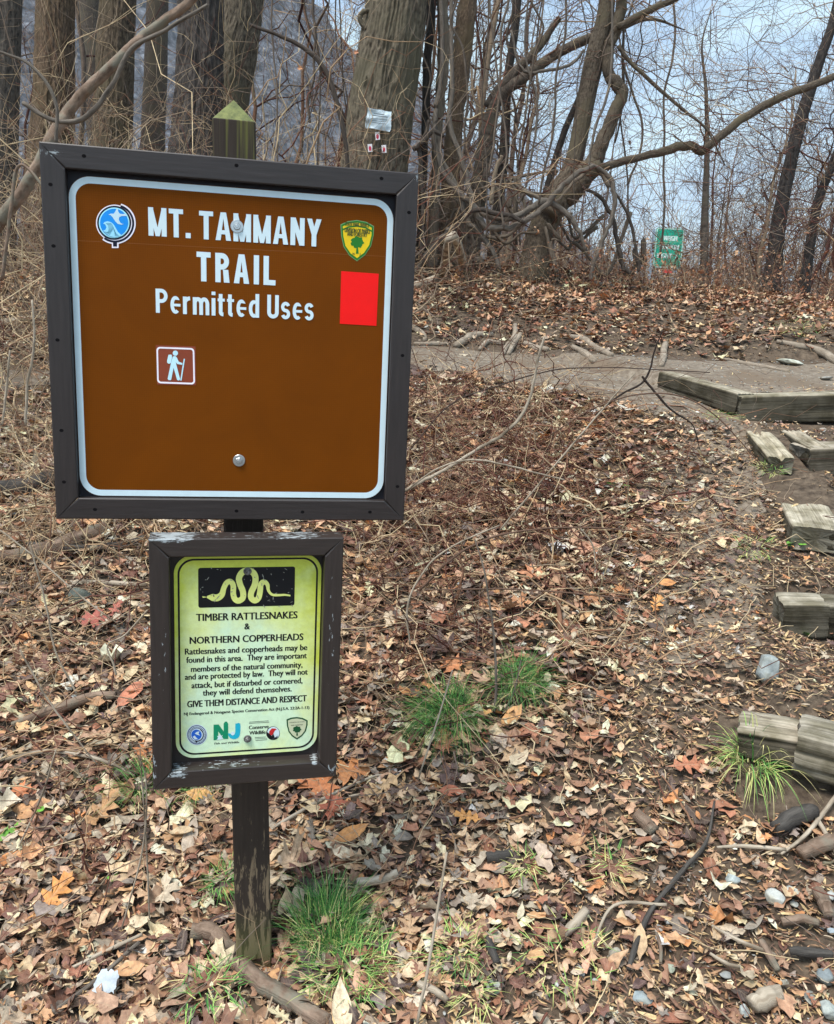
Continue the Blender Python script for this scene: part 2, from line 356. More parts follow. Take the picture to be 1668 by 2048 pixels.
def sheet(name, polys, y, m, parent, dy=-0.00004):
    mb = MB()
    for i, p in enumerate(polys):
        if isinstance(p, tuple): flat(p[0], y + dy * i, mb, holes=p[1])
        else: flat(p, y + dy * i, mb)
    return mb.build(name, m, parent, smooth=False)
def rail(parent, name, corners, yf, yb, m, bev=.0015):
    # mitred rail from four 2-D corners (x,z)
    mb = MB(); c = np.array(corners, float); ce = c.mean(0); ci = c + (ce - c) * np.minimum(1, bev * 1.5 / (np.abs(ce - c) + 1e-6))
    v = [(x, yf, z) for x, z in ci] + [(x, yf + bev, z) for x, z in c] + [(x, yb, z) for x, z in c]
    f = [(0, 1, 2, 3)] + [(i, i + 4, (i + 1) % 4 + 4, (i + 1) % 4) for i in range(4)] + [(i + 4, i + 8, (i + 1) % 4 + 8, (i + 1) % 4 + 4) for i in range(4)] + [(11, 10, 9, 8)]
    v = np.array(v)
    L_ = np.linalg.norm(c[1] - c[0]); ax = (c[1] - c[0]) / L_
    uv = np.stack([(v[:, [0, 2]] - c[0]) @ ax, (v[:, [0, 2]] - c[0]) @ np.array([-ax[1], ax[0]]) + v[:, 1]], 1)
    f = np.array(f)
    a, b, d = v[f[0][0]], v[f[0][1]], v[f[0][2]]
    if np.cross(b - a, d - a)[1] > 0: f = f[:, ::-1]
    mb.add(v, f4=f, uv=uv); return mb.build(name, m, parent, smooth=False)
def hexbolt(parent, x, z, y, r=.010, name='bolt', hexr=.0062, m=None):
    mb = MB(); k = 28
    def disc(rad, y0, y1, n, tw=0, bev=.0008):
        a = np.arange(n) * 2 * np.pi / n + tw; rings = [(rad, y0), (rad, y1 + bev), (rad - bev, y1), (0.0001, y1)]
        v = np.array([[(x + rr * math.cos(t), yy, z + rr * math.sin(t)) for t in a] for rr, yy in rings])
        q = []
        for i in range(3):
            for j in range(n): q.append((i * n + j, i * n + (j + 1) % n, (i + 1) * n + (j + 1) % n, (i + 1) * n + j))
        mb.add(v, f4=q)
    disc(r, y, y - .0018, k); disc(hexr, y - .0018, y - .0065, 6, .3, .001); disc(hexr * .45, y - .0065, y - .0072, 10)
    return mb.build(name, m, parent, smooth=False)

def painted_wood(name, col, chips=None, grain=1.0, light=(.36, .40, .42)):
    m, nt, b = mat(name, col, .42, 0, .45); L = nt.links.new
    tc = N(nt, 'ShaderNodeTexCoord'); mp = N(nt, 'ShaderNodeMapping'); mp.inputs['Scale'].default_value = (9, 130, 1)
    n1 = N(nt, 'ShaderNodeTexNoise', Scale=1.0, Detail=6.0, Roughness=.6); L(tc.outputs['UV'], mp.inputs[0]); L(mp.outputs[0], n1.inputs['Vector'])
    r1 = N(nt, 'ShaderNodeValToRGB'); r1.color_ramp.elements[0].position = .35; r1.color_ramp.elements[1].position = .75
    r1.color_ramp.elements[0].color = (*[c * .82 for c in col], 1); r1.color_ramp.elements[1].color = (*[c * 1.25 for c in col], 1); L(n1.outputs['Fac'], r1.inputs[0])
    last = r1.outputs[0]; bmp = n1.outputs['Fac']
    if chips:
        tot = None
        mp2 = N(nt, 'ShaderNodeMapping'); mp2.inputs['Scale'].default_value = (42, 150, 1); L(tc.outputs['UV'], mp2.inputs[0])
        n2 = N(nt, 'ShaderNodeTexNoise', Scale=1.0, Detail=5.0, Roughness=.7); L(mp2.outputs[0], n2.inputs['Vector'])
        for (cx, cz, sx, sz, amp) in chips:      # soft regions where old paint has flaked
            s = N(nt, 'ShaderNodeMapping'); s.vector_type = 'POINT'; s.inputs['Location'].default_value = (-cx / sx, 0, -cz / sz); s.inputs['Scale'].default_value = (1 / sx, 0, 1 / sz)
            ln = N(nt, 'ShaderNodeVectorMath', _operation='LENGTH'); L(tc.outputs['Object'], s.inputs[0]); L(s.outputs[0], ln.inputs[0])
            mr = N(nt, 'ShaderNodeMapRange'); mr.inputs[1].default_value = 0; mr.inputs[2].default_value = 1; mr.inputs[3].default_value = amp; mr.inputs[4].default_value = 0; L(ln.outputs['Value'], mr.inputs[0])
            if tot is None: tot = mr.outputs[0]
            else:
                mm = N(nt, 'ShaderNodeMath', _operation='MAXIMUM'); L(tot, mm.inputs[0]); L(mr.outputs[0], mm.inputs[1]); tot = mm.outputs[0]
        ad = N(nt, 'ShaderNodeMath', _operation='ADD'); L(tot, ad.inputs[0]); L(n2.outputs['Fac'], ad.inputs[1])
        r3 = N(nt, 'ShaderNodeValToRGB'); r3.color_ramp.elements[0].position = .735; r3.color_ramp.elements[1].position = .76; L(ad.outputs[0], r3.inputs[0])
        mx = N(nt, 'ShaderNodeMix', _data_type='RGBA'); mx.inputs[7].default_value = (*light, 1); L(r3.outputs[0], mx.inputs[0]); L(last, mx.inputs[6]); last = mx.outputs[2]
    L(last, b.inputs['Base Color']); bp = N(nt, 'ShaderNodeBump', Strength=.35, Distance=.0015); L(bmp, bp.inputs['Height']); L(bp.outputs[0], b.inputs['Normal'])
    return m

# --- letters of the big sign
def strokes(ch, t):
    """list of closed 2-D polygons for a bold condensed letter, cap height 1; returns polys,width"""
    def par(x0, y0, x1, y1, w=t): return [(x0, y0), (x0 + w, y0), (x1 + w, y1), (x1, y1)]
    def arc(cx, cy, rx, ry, a0, a1, k=14): return [(cx + rx * math.cos(math.radians(a)), cy + ry * math.sin(math.radians(a))) for a in np.linspace(a0, a1, k)]
    h = t / 2
    if ch == 'M': w = .66; return [par(0, 0, 0, 1), par(w - t, 0, w - t, 1), [(t * .9, 1), (0, 1), (w / 2 - h * .8, 0), (w / 2 + h * .8, 0)][::1], [(w / 2 - h * .8, 0), (w / 2 + h * .8, 0), (w, 1), (w - t * .9, 1)]], w
    if ch == 'T': w = .52; return [par(w / 2 - h, 0, w / 2 - h, 1 - t * .9), [(0, 1 - t * .9), (w, 1 - t * .9), (w, 1), (0, 1)]], w
    if ch == '.': return [par(0, 0, 0, t)], t
    if ch == 'A': w = .58; return [[(0, 0), (t * 1.02, 0), (w / 2 + h * .3, 1), (w / 2 - h * 1.1, 1)], [(w, 0), (w - t * 1.02, 0), (w / 2 - h * .3, 1), (w / 2 + h * 1.1, 1)], [(w * .25, .22), (w * .75, .22), (w * .70, .22 + t * .8), (w * .3, .22 + t * .8)]], w
    if ch == 'N': w = .54; return [par(0, 0, 0, 1), par(w - t, 0, w - t, 1), [(0, 1), (t * 1.05, 1), (w, 0), (w - t * 1.05, 0)]], w
    if ch == 'Y': w = .56; return [par(w / 2 - h, 0, w / 2 - h, .46), [(w / 2 - h, .42), (w / 2 + h, .42), (t * 1.05, 1), (0, 1)], [(w / 2 + h, .42), (w / 2 - h, .42), (w - t * 1.05, 1), (w, 1)]], w
    if ch == 'I': return [par(0, 0, 0, 1)], t
    if ch == 'L': w = .46; return [par(0, 0, 0, 1), [(t, 0), (w, 0), (w, t * .9), (t, t * .9)]], w
    if ch in 'RP':
        w = .52; r = .5 * (.56 - t * .9) if ch == 'R' else .5 * (.58 - t * .9); cy = 1 - t * .45 - r
        bowl = [(t * .6, 1 - t * .45)] + arc(w - h - r * .9, cy, r * .9, r, 90, -90) + [(t * .6, 1 - t * .45 - 2 * r)]
        P = [par(0, 0, 0, 1), ribbon2(bowl, t * .92).tolist()]
        if ch == 'R': P.append([(w - t * 1.0, 0), (w + t * .05, 0), (w * .93, .44), (w * .93 - t, .44)])
        return P, w
    if ch == 'U': w = .52; return [ribbon2([(h, 1), (h, .7), (h, .4)] + arc(w / 2, .24 + h * .2, w / 2 - h, .24 - h * .8, 180, 360) + [(w - h, .4), (w - h, .7), (w - h, 1)], t).tolist()], w
    X = .73
    if ch == 'e': w = .45; rx, ry = w / 2 - h, X / 2 - h * .85; return [[(h * .8, X / 2 - t * .36), (w - .004, X / 2 - t * .36), (w - .004, X / 2 + t * .3), (h * .8, X / 2 + t * .3)], ribbon2(arc(w / 2, X / 2, rx, ry, -6, 325, 34)[6:] if False else arc(w / 2, X / 2, rx, ry, 0, 308, 34), t * .88).tolist()], w
    if ch == 'r': w = .33; return [par(0, 0, 0, X), ribbon2([(h, X * .62)] + arc(w * .98, X * .62, w * .98 - h, X * .38 - h * .75, 160, 92, 8), t * .95).tolist()], w
    if ch == 'm':
        w = .72; s = (w - t) / 2
        def hump(x): return ribbon2([(x + h, X * .6)] + arc(x + h + s / 2, X * .62, s / 2, X * .38 - h * .85, 170, 0, 12) + [(x + h + s, X * .4), (x + h + s, 0)], t * .97).tolist()
        return [par(0, 0, 0, X), hump(0), hump(s)], w
    if ch == 'i': return [par(0, 0, 0, X), par(0, 1 - t * .85, 0, 1)], t
    if ch == 't': w = .31; c = w * .42; return [ribbon2([(c, .92), (c, .5), (c, .25)] + arc(c + .11, .15, .11, .15 - h * .8, 180, 275, 8), t * .97).tolist(), [(0, X - t * .72), (w, X - t * .72), (w, X), (0, X)]], w
    if ch == 'd': w = .47; rx, ry = w / 2 - h, X / 2 - h * .85; return [par(w - t, 0, w - t, 1), ribbon2(arc(w / 2, X / 2, rx, ry, 60, 300, 26), t * .93).tolist()], w
    if ch == 's':
        w = .42; rx = w / 2 - h * .9; ry = (X / 2 - h * .8) / 2
        a = arc(w / 2, X - h * .8 - ry, rx, ry, 20, 270, 18) + arc(w / 2, h * .8 + ry, rx, ry, 90, -160, 18)[1:]
        return [ribbon2(a, t * .88).tolist()], w
    return [], .3
def bigtext(txt, x0, x1, zb, cap, t, gap):
    polys = []; x = 0; items = []
    for ch in txt:
        if ch == ' ': x += .26; continue
        P, w = strokes(ch, t); items.append((P, x)); x += w + (gap if ch != '.' else gap * .6)
    tot = x - gap; s = (x1 - x0) / tot; out = []
    for P, xo in items:
        for p in P: out.append([(x0 + (a + xo) * s, zb + b * cap) for a, b in p])
    return out
def fonttext(name, txt, x0, x1, zb, cap, y, m, parent, off=.010, bold=.035):
    off = 0; bold = max(bold, .045)
    c = bpy.data.curves.new('t', 'FONT'); c.body = txt; c.offset = off; c.resolution_u = 3
    o = bpy.data.objects.new('t', c); COL.objects.link(o); dg = bpy.context.evaluated_depsgraph_get(); dg.update()
    me = bpy.data.meshes.new_from_object(o.evaluated_get(dg)); bpy.data.objects.remove(o)
    v = np.zeros(len(me.vertices) * 3); me.vertices.foreach_get('co', v); v = v.reshape(-1, 3)
    mnx, mxx = v[:, 0].min(), v[:, 0].max()
    nv = np.stack([x0 + (v[:, 0] - mnx) / (mxx - mnx) * (x1 - x0), np.full(len(v), y), zb + v[:, 1] / .70 * cap * (1.12 if txt[:1] in 'Rfmat' and len(txt) > 20 else 1)], 1)
    me.vertices.foreach_set('co', nv.ravel()); me.update(); me.materials.clear(); me.materials.append(m); me.name = name
    if bold > 0:     # thicken the stems: the same outline again a hair to each side, each copy a few microns proud
        fs = [tuple(p.vertices) for p in me.polygons]; n = len(nv); V = []; Fc = []
        for k, dx in enumerate((-bold, 0, bold)):
            w = nv.copy(); w[:, 0] += dx * cap; w[:, 1] -= k * 2e-5; V.append(w); Fc += [tuple(i + k * n for i in f) for f in fs]
        me.clear_geometry(); me.from_pydata(np.concatenate(V).tolist(), [], Fc); me.update()
    ob = bpy.data.objects.new(name, me); COL.objects.link(ob); ob.parent = parent
    return ob

POST_X = lambda z: -0.376 - 0.0255 * (z - 0.0)      # slight lean
PY = 1.865
# --- big sign
a10 = np.array([0.9820, 0.1887, 0.0]); TL = np.array([-0.75518968, 1.67179863, 1.83733608])
sg, mS = plane_frame(TL, a10, 'trail_sign', 'large square brown trail sign in dark wooden frame, upper of two on the post', 'sign')
wood_big = painted_wood('brown_black_paint', (.029, .022, .021), [(.02, -.02, .05, .02, .25), (.74, -.01, .05, .02, .22)])
S = .74; rwid = .0455
frame = [[(0, 0), (S, 0), (S - rwid, -rwid), (rwid, -rwid)], [(S, 0), (S, -S), (S - rwid, -S + rwid), (S - rwid, -rwid)],
         [(S, -S), (0, -S), (rwid, -S + rwid), (S - rwid, -S + rwid)], [(0, -S), (0, 0), (rwid, -rwid), (rwid, -S + rwid)]]
gp = .0004
scr_px = [[(168, 312), (473, 331), (763, 357)], [(818, 425), (805, 711), (795, 973)], [(190, 1019), (473, 1022), (605, 1024), (740, 1024)], [(101, 369), (107, 492), (115, 680), (123, 861), (128, 964)]]
darkhole = paint('screw_hole_black', (16, 14, 16), .8, .1); screwm = mat('screw_steel', (.12, .11, .12), .5, .7)[0]
for cs, sp in zip(frame, scr_px):
    cc = np.array(cs); ce = cc.mean(0); cc = cc + np.sign(ce - cc) * gp
    r_ = rail(sg, 'frame_rail', cc, 0, .042, wood_big)
    for (u, v) in sp:
        q = onplane(mS, u, v, 0); mb = MB(); flat(ell(q[0], q[1], .0042, .0034, 14), -.0002, mb); mb2 = mb.build('screw', darkhole, r_, smooth=False)
bb = MB(); bb.box((rwid - .004, .022, -S + rwid - .004), (S - rwid + .004, .040, -rwid + .004)); bb.build('backboard', paint('navy_black_board', (24, 22, 32), .6), sg, smooth=False)
YP = .0165
c = [onplane(mS, *p, YP) for p in ((133, 345), (787, 403), (768, 997), (162, 992))]
px0, px1, pz0, pz1 = (c[0][0] + c[3][0]) / 2, (c[1][0] + c[2][0]) / 2, (c[2][1] + c[3][1]) / 2, (c[0][1] + c[1][1]) / 2
def slab(name, poly, yf, yb, m, parent):
    mb = MB(); flat(poly, yf, mb); n = len(poly); P = np.array(poly)
    v = np.concatenate([np.stack([P[:, 0], np.full(n, yf), P[:, 1]], 1), np.stack([P[:, 0], np.full(n, yb), P[:, 1]], 1)])
    mb.add(v, f4=[(i, (i + 1) % n, (i + 1) % n + n, i + n) for i in range(n)], uv=v[:, [0, 2]]); return mb.build(name, m, parent, smooth=False)
m_, nt_, b_ = mat('reflective_brown', srgb(112, 57, 4), .6, 0, .08)
tc_ = N(nt_, 'ShaderNodeTexCoord'); vo = N(nt_, 'ShaderNodeTexVoronoi', Scale=230.0); vo.inputs['Randomness'].default_value = 0
rr_ = N(nt_, 'ShaderNodeValToRGB'); rr_.color_ramp.elements[0].color = (.190, .052, .0012, 1); rr_.color_ramp.elements[1].color = (.150, .038, .0008, 1); rr_.color_ramp.elements[1].position = .7
nt_.links.new(tc_.outputs['Object'], vo.inputs['Vector']); nt_.links.new(vo.outputs['Distance'], rr_.inputs[0]); dn_ = N(nt_, 'ShaderNodeTexNoise', Scale=4.5, Detail=7.0, Roughness=.7, Distortion=.6); nt_.links.new(tc_.outputs['Object'], dn_.inputs['Vector'])
dr_ = N(nt_, 'ShaderNodeValToRGB'); dr_.color_ramp.elements[0].position = .35; dr_.color_ramp.elements[0].color = (.88, .88, .90, 1); dr_.color_ramp.elements[1].position = .7; dr_.color_ramp.elements[1].color = (1.06, 1.06, 1.10, 1); nt_.links.new(dn_.outputs['Fac'], dr_.inputs[0])
dm_ = N(nt_, 'ShaderNodeMix', _data_type='RGBA', _blend_type='MULTIPLY'); dm_.inputs[0].default_value = 1; nt_.links.new(rr_.outputs[0], dm_.inputs[6]); nt_.links.new(dr_.outputs[0], dm_.inputs[7]); nt_.links.new(dm_.outputs[2], b_.inputs['Base Color'])
panel = slab('sign_panel', rrect(px0, pz0, px1, pz1, .043, 10), YP, YP + .004, m_, sg)
white = paint('reflective_white', (212, 232, 240), .45, .4, .03)
bw = .0135
sheet('border', [(rrect(px0 + .0008, pz0 + .0008, px1 - .0008, pz1 - .0008, .042, 10), [rrect(px0 + bw, pz0 + bw, px1 - bw, pz1 - bw, .030, 10)])], YP - .0003, white, panel)
def txline(txt, tl, br, name, t=.185, gap=.13, bl=None):
    A = onplane(mS, *tl, YP); B = onplane(mS, *br, YP)
    sheet(name, bigtext(txt, A[0], B[0], B[1], A[1] - B[1], t, gap), YP - .0004, white, panel)
txline('MT. TAMMANY', (296, 414), (642, 494), 'lettering', .185, .085)
txline('TRAIL', (393, 503), (551, 571), 'lettering', .20, .17)
txline('Permitted Uses', (311, 577), (627, 641), 'lettering', .168, .10)
q = onplane(mS, 474, 453, YP); zinc = mat('zinc', (.55, .58, .60), .32, .9)[0]
hexbolt(panel, q[0], q[1], YP - .0006, .0130, hexr=.0075, m=zinc); q = onplane(mS, 478, 921, YP); hexbolt(panel, q[0], q[1], YP - .0006, .0130, hexr=.0075, m=zinc)
def zmap(m, x0, y0, s, yp): return lambda pts: [tuple(onplane(m, x0 + a / s, y0 + b / s, yp)) for a, b in pts]
def zell(cx, cy, r, k=48, a0=0, a1=360, ry=None): return [(cx + r * math.cos(math.radians(a)), cy + (ry or r) * math.sin(math.radians(a))) for a in np.linspace(a0, a1, k, endpoint=abs(a1 - a0) != 360)]
# globe emblem
Z1 = zmap(mS, 180, 390, 15.164, YP)
wh2 = paint('sticker_white', (246, 240, 250), .4); navy = paint('sticker_navy', (4, 6, 38), .4, .3); cy = paint('sticker_pale_cyan', (170, 238, 255), .4); blu = paint('sticker_blue', (0, 146, 240), .4)
arc_c = zell(760, 862, 555, 46, -73, 128)
lay = [('emblem', [zell(735, 845, 552), [(660, 1380), (870, 1380), (870, 1610), (665, 1610)], ribbon2(arc_c, 145).tolist()], wh2),
       ('emblem_ring', [(zell(735, 845, 517), [zell(735, 845, 455)]), ribbon2(zell(760, 862, 551, 46, -72, 126), 62).tolist(), [(700, 1395), (820, 1395), (820, 1562), (703, 1562)]], navy),
       ('emblem_disc', [zell(735, 845, 464)], cy), ('emblem_sky', [zell(735, 845, 426)], blu)]
par_ = None
for i, (nm, polys, mt) in enumerate(lay):
    pp = [(Z1(p[0]), [Z1(h) for h in p[1]]) if isinstance(p, tuple) else Z1(p) for p in polys]
    o = sheet(nm, pp, YP - .0006 - .0003 * i, mt, panel)
bird = [(565, 600), (640, 568), (720, 572), (775, 500), (800, 432), (850, 425), (862, 505), (905, 570), (1000, 582), (1085, 570), (1130, 640), (960, 640), (890, 680), (878, 760), (930, 850), (1000, 882), (1048, 875), (960, 905), (850, 880), (770, 800), (700, 690), (640, 620)]
wave = [(405, 872), (450, 822), (540, 798), (640, 828), (720, 890), (790, 1010), (850, 1120), (960, 1222), (900, 1262), (760, 1290), (600, 1250), (470, 1160), (400, 1080), (470, 1062), (505, 985), (470, 905)]
sheet('emblem_bird', [Z1(bird)], YP - .0018, paint('sticker_pale', (200, 228, 242), .4), panel)
sheet('emblem_wave', [Z1(wave)], YP - .0021, paint('sticker_wave', (160, 228, 255), .4), panel)
wl = []
for k in range(5):
    o_ = k * 34; wl.append(Z1(ribbon2(catmull([(490 + o_, 850), (560 + o_ * .95, 930), (580 + o_ * .8, 1040), (540 + o_ * .7, 1130), (440 + o_ * 1.1, 1120 + o_ * .7)], 4), 11).tolist()))
for k in range(4):
    o_ = k * 42; wl.append(Z1(ribbon2(catmull([(690 + o_ * .3, 930 + o_), (740 + o_ * .1, 1050 + o_ * .6), (790 - o_ * .2, 1160 + o_ * .3), (880 - o_ * .9, 1250)], 4), 10).tolist()))
sheet('emblem_lines', wl, YP - .0024, paint('sticker_teal', (70, 140, 165), .4), panel)
# parks shield
def shield(Z, parent, Y0, mi, green, yellow, dk, base_lines, step=.0003, mini=False):
    out = [(180, 163), (300, 108), (460, 88), (620, 118), (750, 192), (745, 340), (700, 530), (600, 682), (460, 790), (330, 692), (232, 545), (190, 355)]
    out = catmull(np.array(out + [out[0]])[:6], 4).tolist() + catmull(np.array(out + [out[0]])[4:9], 4).tolist()[4:] + catmull(np.array(out)[8:].tolist() + [out[0]], 4).tolist()[1:-1] if False else out
    c0 = np.array([462, 400]); sc = lambda k: (c0 + (np.array(out) - c0) * k).tolist()
    sheet('shield_edge', [Z(sc(1.0))], Y0, mi, parent); sheet('shield_rim', [Z(sc(.965))], Y0 - step, green, parent); sheet('shield_field', [Z(sc(.865))], Y0 - 2 * step, yellow, parent)
    if not mini: sheet('shield_band', [Z(ribbon2([(205, 255), (320, 205), (460, 188), (600, 215), (722, 285)], 26).tolist())], Y0 - 3 * step, green, parent)
    th = np.linspace(0, 2 * np.pi, 40, endpoint=False); rr = 1 + .10 * np.sin(th * 7 + 1) + .06 * np.sin(th * 13)
    tree = [(462 + 108 * r * math.cos(t), 468 + 100 * r * math.sin(t) * (1 if math.sin(t) < 0 else .95)) for t, r in zip(th, rr)]
    sheet('shield_tree', [Z(tree), Z([(452, 540), (476, 540), (488, 662), (440, 662)])], Y0 - 3 * step, green, parent)
    for txt, (xa, xb, yb_, cap) in base_lines:
        A = Z([(xa, yb_)])[0]; B = Z([(xb, yb_ - cap)])[0]; fonttext('lettering', txt, A[0], B[0], A[1] - .0002, abs(B[1] - A[1]), Y0 - 4 * step, dk, parent, .02)
Zs = zmap(mS, 660, 430, 8.533, YP)
shield(Zs, panel, YP - .0006, paint('shield_pale_edge', (120, 165, 110), .4), paint('shield_green', (28, 120, 24), .4), paint('shield_yellow', (238, 202, 0), .4), paint('shield_ink', (70, 80, 20), .5),
       [('STATE PARK SERVICE', (262, 665, 182, 38)), ('DIVISION OF PARKS', (252, 680, 290, 44)), ('AND FORESTRY', (292, 632, 352, 44)), ('N.', (385, 425, 678, 34)), ('J.', (500, 532, 682, 34))])
red = sheet('red_blaze', [Zs([(190, 957), (832, 1003), (792, 1893), (166, 1856)])], YP - .0006, paint('fluorescent_red', (250, 6, 2), .45, .3, .02), panel)
# hiker sticker
Zh = zmap(mS, 300, 680, 16.68, YP)
sheet('hiker_sticker', [Zh([(190, 168), (1518, 215), (1535, 1512), (240, 1482)])], YP - .0006, paint('sticker_russet', (136, 60, 34), .5), panel)
def zr(x0, y0, x1, y1, r): return [(a, b) for a, b in rrect(x0, y0, x1, y1, r, 6)]
wz = lambda pts: [(a + (b - 225) * .022, b + (a - 215) * .036) for a, b in pts]
sheet('sticker_border', [(Zh(wz(zr(215, 225, 1478, 1440, 120))), [Zh(wz(zr(268, 280, 1425, 1385, 80)))])], YP - .0009, wh2, panel)
hk = [zell(848, 438, 88, 24), catmull([(620, 490), (735, 510), (690, 770), (570, 745), (620, 490)], 3)[:-1].tolist(),
      [(760, 560), (800, 535), (860, 540), (895, 575), (960, 720), (1085, 775), (1075, 832), (910, 800), (860, 740), (1005, 1300), (985, 1345), (940, 1350), (905, 1325), (790, 930), (712, 1310), (690, 1340), (620, 1335), (590, 1290), (700, 780)],
      ribbon2([(1148, 625), (1090, 980), (1032, 1352)], 42).tolist()]
sheet('hiker', [Zh(p) for p in hk], YP - .0012, paint('sticker_hiker', (196, 236, 250), .4), panel)

# --- lower sign
al = np.array([0.97194, 0.2351, -0.0043]); 
LTL = np.array([-0.553, 1.625, 1.074])
ls, mL = plane_frame(LTL, al, 'warning_sign', 'yellow green rattlesnake warning sign in peeling dark frame, lower on the post', 'sign')
q = [onplane(mL, *p, 0) for p in ((291, 1079), (684, 1073), (677, 1553), (310, 1581))]
LW = ((q[1][0] + q[2][0]) - (q[0][0] + q[3][0])) / 2; lx = (q[0][0] + q[3][0]) / 2; zt = (q[0][1] + q[1][1]) / 2; zb = (q[2][1] + q[3][1]) / 2
rw2 = .041; DEP = .034
wood_low = painted_wood('peeling_brown_paint', (.036, .027, .024), [(lx + .045, zt + .0, .10, .018, .36), (lx + .2, zt + .004, .5, .012, .22), (lx + .3, zt + .002, .11, .010, .34), (lx + .055, zb + .035, .05, .02, .32), (lx + .16, zb + .042, .16, .009, .22), (lx + LW - .05, zb + .04, .02, .02, .30), (lx + .03, -.25, .03, .16, .16), (lx + LW - .02, -.2, .018, .25, .16), (lx + LW - .01, zb + .02, .02, .03, .28), (lx + .005, zb + .05, .012, .1, .22)])
x0, x1 = lx, lx + LW
frl = [[(x0, zt), (x1, zt), (x1 - rw2, zt - rw2), (x0 + rw2, zt - rw2)], [(x1, zt), (x1, zb), (x1 - rw2, zb + rw2), (x1 - rw2, zt - rw2)],
       [(x1, zb), (x0, zb), (x0 + rw2, zb + rw2), (x1 - rw2, zb + rw2)], [(x0, zb), (x0, zt), (x0 + rw2, zt - rw2), (x0 + rw2, zb + rw2)]]
for cs in frl:
    cc = np.array(cs); ce = cc.mean(0); cc = cc + np.sign(ce - cc) * .0007; rail(ls, 'frame_rail', cc, 0, DEP + .022, wood_low)
bb = MB(); bb.box((x0 + rw2 - .004, DEP + .006, zb + rw2 - .004), (x1 - rw2 + .004, DEP + .020, zt - rw2 + .004)); bb.build('backboard', painted_wood('dark_board', (.03, .022, .02)), ls, smooth=False)
YL = DEP + .0015
c = [onplane(mL, *p, YL) for p in ((343, 1113), (640, 1106), (637, 1500), (356, 1517))]
lx0, lx1, lz0, lz1 = (c[0][0] + c[3][0]) / 2, (c[1][0] + c[2][0]) / 2, (c[2][1] + c[3][1]) / 2, (c[0][1] + c[1][1]) / 2
m_, nt_, b_ = mat('faded_yellow_green', srgb(215, 232, 120), .45, 0, .4); L = nt_.links.new
tc_ = N(nt_, 'ShaderNodeTexCoord'); sp_ = N(nt_, 'ShaderNodeSeparateXYZ'); L(tc_.outputs['Object'], sp_.inputs[0])
# faded centre: distance from the panel's edge decides how far the yellow has bleached
def mth(op, a, b=None, c=None):
    n = N(nt_, 'ShaderNodeMath', _operation=op)
    for i, x in enumerate((a, b, c)):
        if x is None: continue
        if isinstance(x, (int, float)): n.inputs[i].default_value = x
        else: L(x, n.inputs[i])
    return n.outputs[0]
cxm, czm = (lx0 + lx1) / 2, (lz0 + lz1) / 2
dx_ = mth('ABSOLUTE', mth('DIVIDE', mth('SUBTRACT', sp_.outputs[0], cxm), (lx1 - lx0) / 2)); dz_ = mth('DIVIDE', mth('SUBTRACT', sp_.outputs[2], czm), (lz1 - lz0) / 2)
nz_ = N(nt_, 'ShaderNodeTexNoise', Scale=11.0, Detail=5.0, Roughness=.6); L(tc_.outputs['Object'], nz_.inputs['Vector'])
edge = mth('MULTIPLY', mth('POWER', mth('MAXIMUM', dx_, mth('ABSOLUTE', dz_)), 5.0), .55)
fade = mth('ADD', mth('ADD', mth('MULTIPLY', mth('ADD', dz_, .3), .42), mth('MULTIPLY', mth('SUBTRACT', nz_.outputs['Fac'], .5), 1.5)), edge)
fr_ = N(nt_, 'ShaderNodeValToRGB'); e = fr_.color_ramp.elements; e[0].position = 0.0; e[0].color = (*srgb(222, 248, 212), 1); e[1].position = .80; e[1].color = (*srgb(222, 232, 92), 1)
e2 = fr_.color_ramp.elements.new(.3); e2.color = (*srgb(232, 246, 180), 1); L(fade, fr_.inputs[0])
n3 = N(nt_, 'ShaderNodeTexNoise', Scale=70.0, Detail=6.0, Roughness=.7); L(tc_.outputs['Object'], n3.inputs['Vector']); r3_ = N(nt_, 'ShaderNodeValToRGB'); r3_.color_ramp.elements[0].position = .3; r3_.color_ramp.elements[0].color = (.86, .86, .84, 1); r3_.color_ramp.elements[1].position = .6
L(n3.outputs['Fac'], r3_.inputs[0]); mu_ = N(nt_, 'ShaderNodeMix', _data_type='RGBA', _blend_type='MULTIPLY'); mu_.inputs[0].default_value = 1; L(fr_.outputs[0], mu_.inputs[6]); L(r3_.outputs[0], mu_.inputs[7]); L(mu_.outputs[2], b_.inputs['Base Color'])
lp = slab('sign_panel', rrect(lx0, lz0, lx1, lz1, .040, 10), YL, YL + .0025, m_, ls)
blk = paint('sign_black', (14, 14, 20), .5, .35); ins = .0075; lwid = .0040
sheet('border', [(rrect(lx0 + ins, lz0 + ins, lx1 - ins, lz1 - ins, .034, 10), [rrect(lx0 + ins + lwid, lz0 + ins + lwid, lx1 - ins - lwid, lz1 - ins - lwid, .031, 10)])], YL - .0003, blk, lp)
Zl = zmap(mL, 280, 1040, 3.6571, YL)
def zbox(a, b):
    A = Zl([a])[0]; B = Zl([b])[0]; return A, B
A, B = Zl([(424, 645)])[0], Zl([(1133, 338)])[0]; C_ = Zl([(428, 352)])[0]; D_ = Zl([(1131, 622)])[0]
bx0, bx1, bz0, bz1 = (A[0] + C_[0]) / 2, (B[0] + D_[0]) / 2, (A[1] + D_[1]) / 2, (B[1] + C_[1]) / 2
sheet('snake_plate', [rrect(bx0, bz0, bx1, bz1, .005, 5)], YL - .0003, blk, lp)
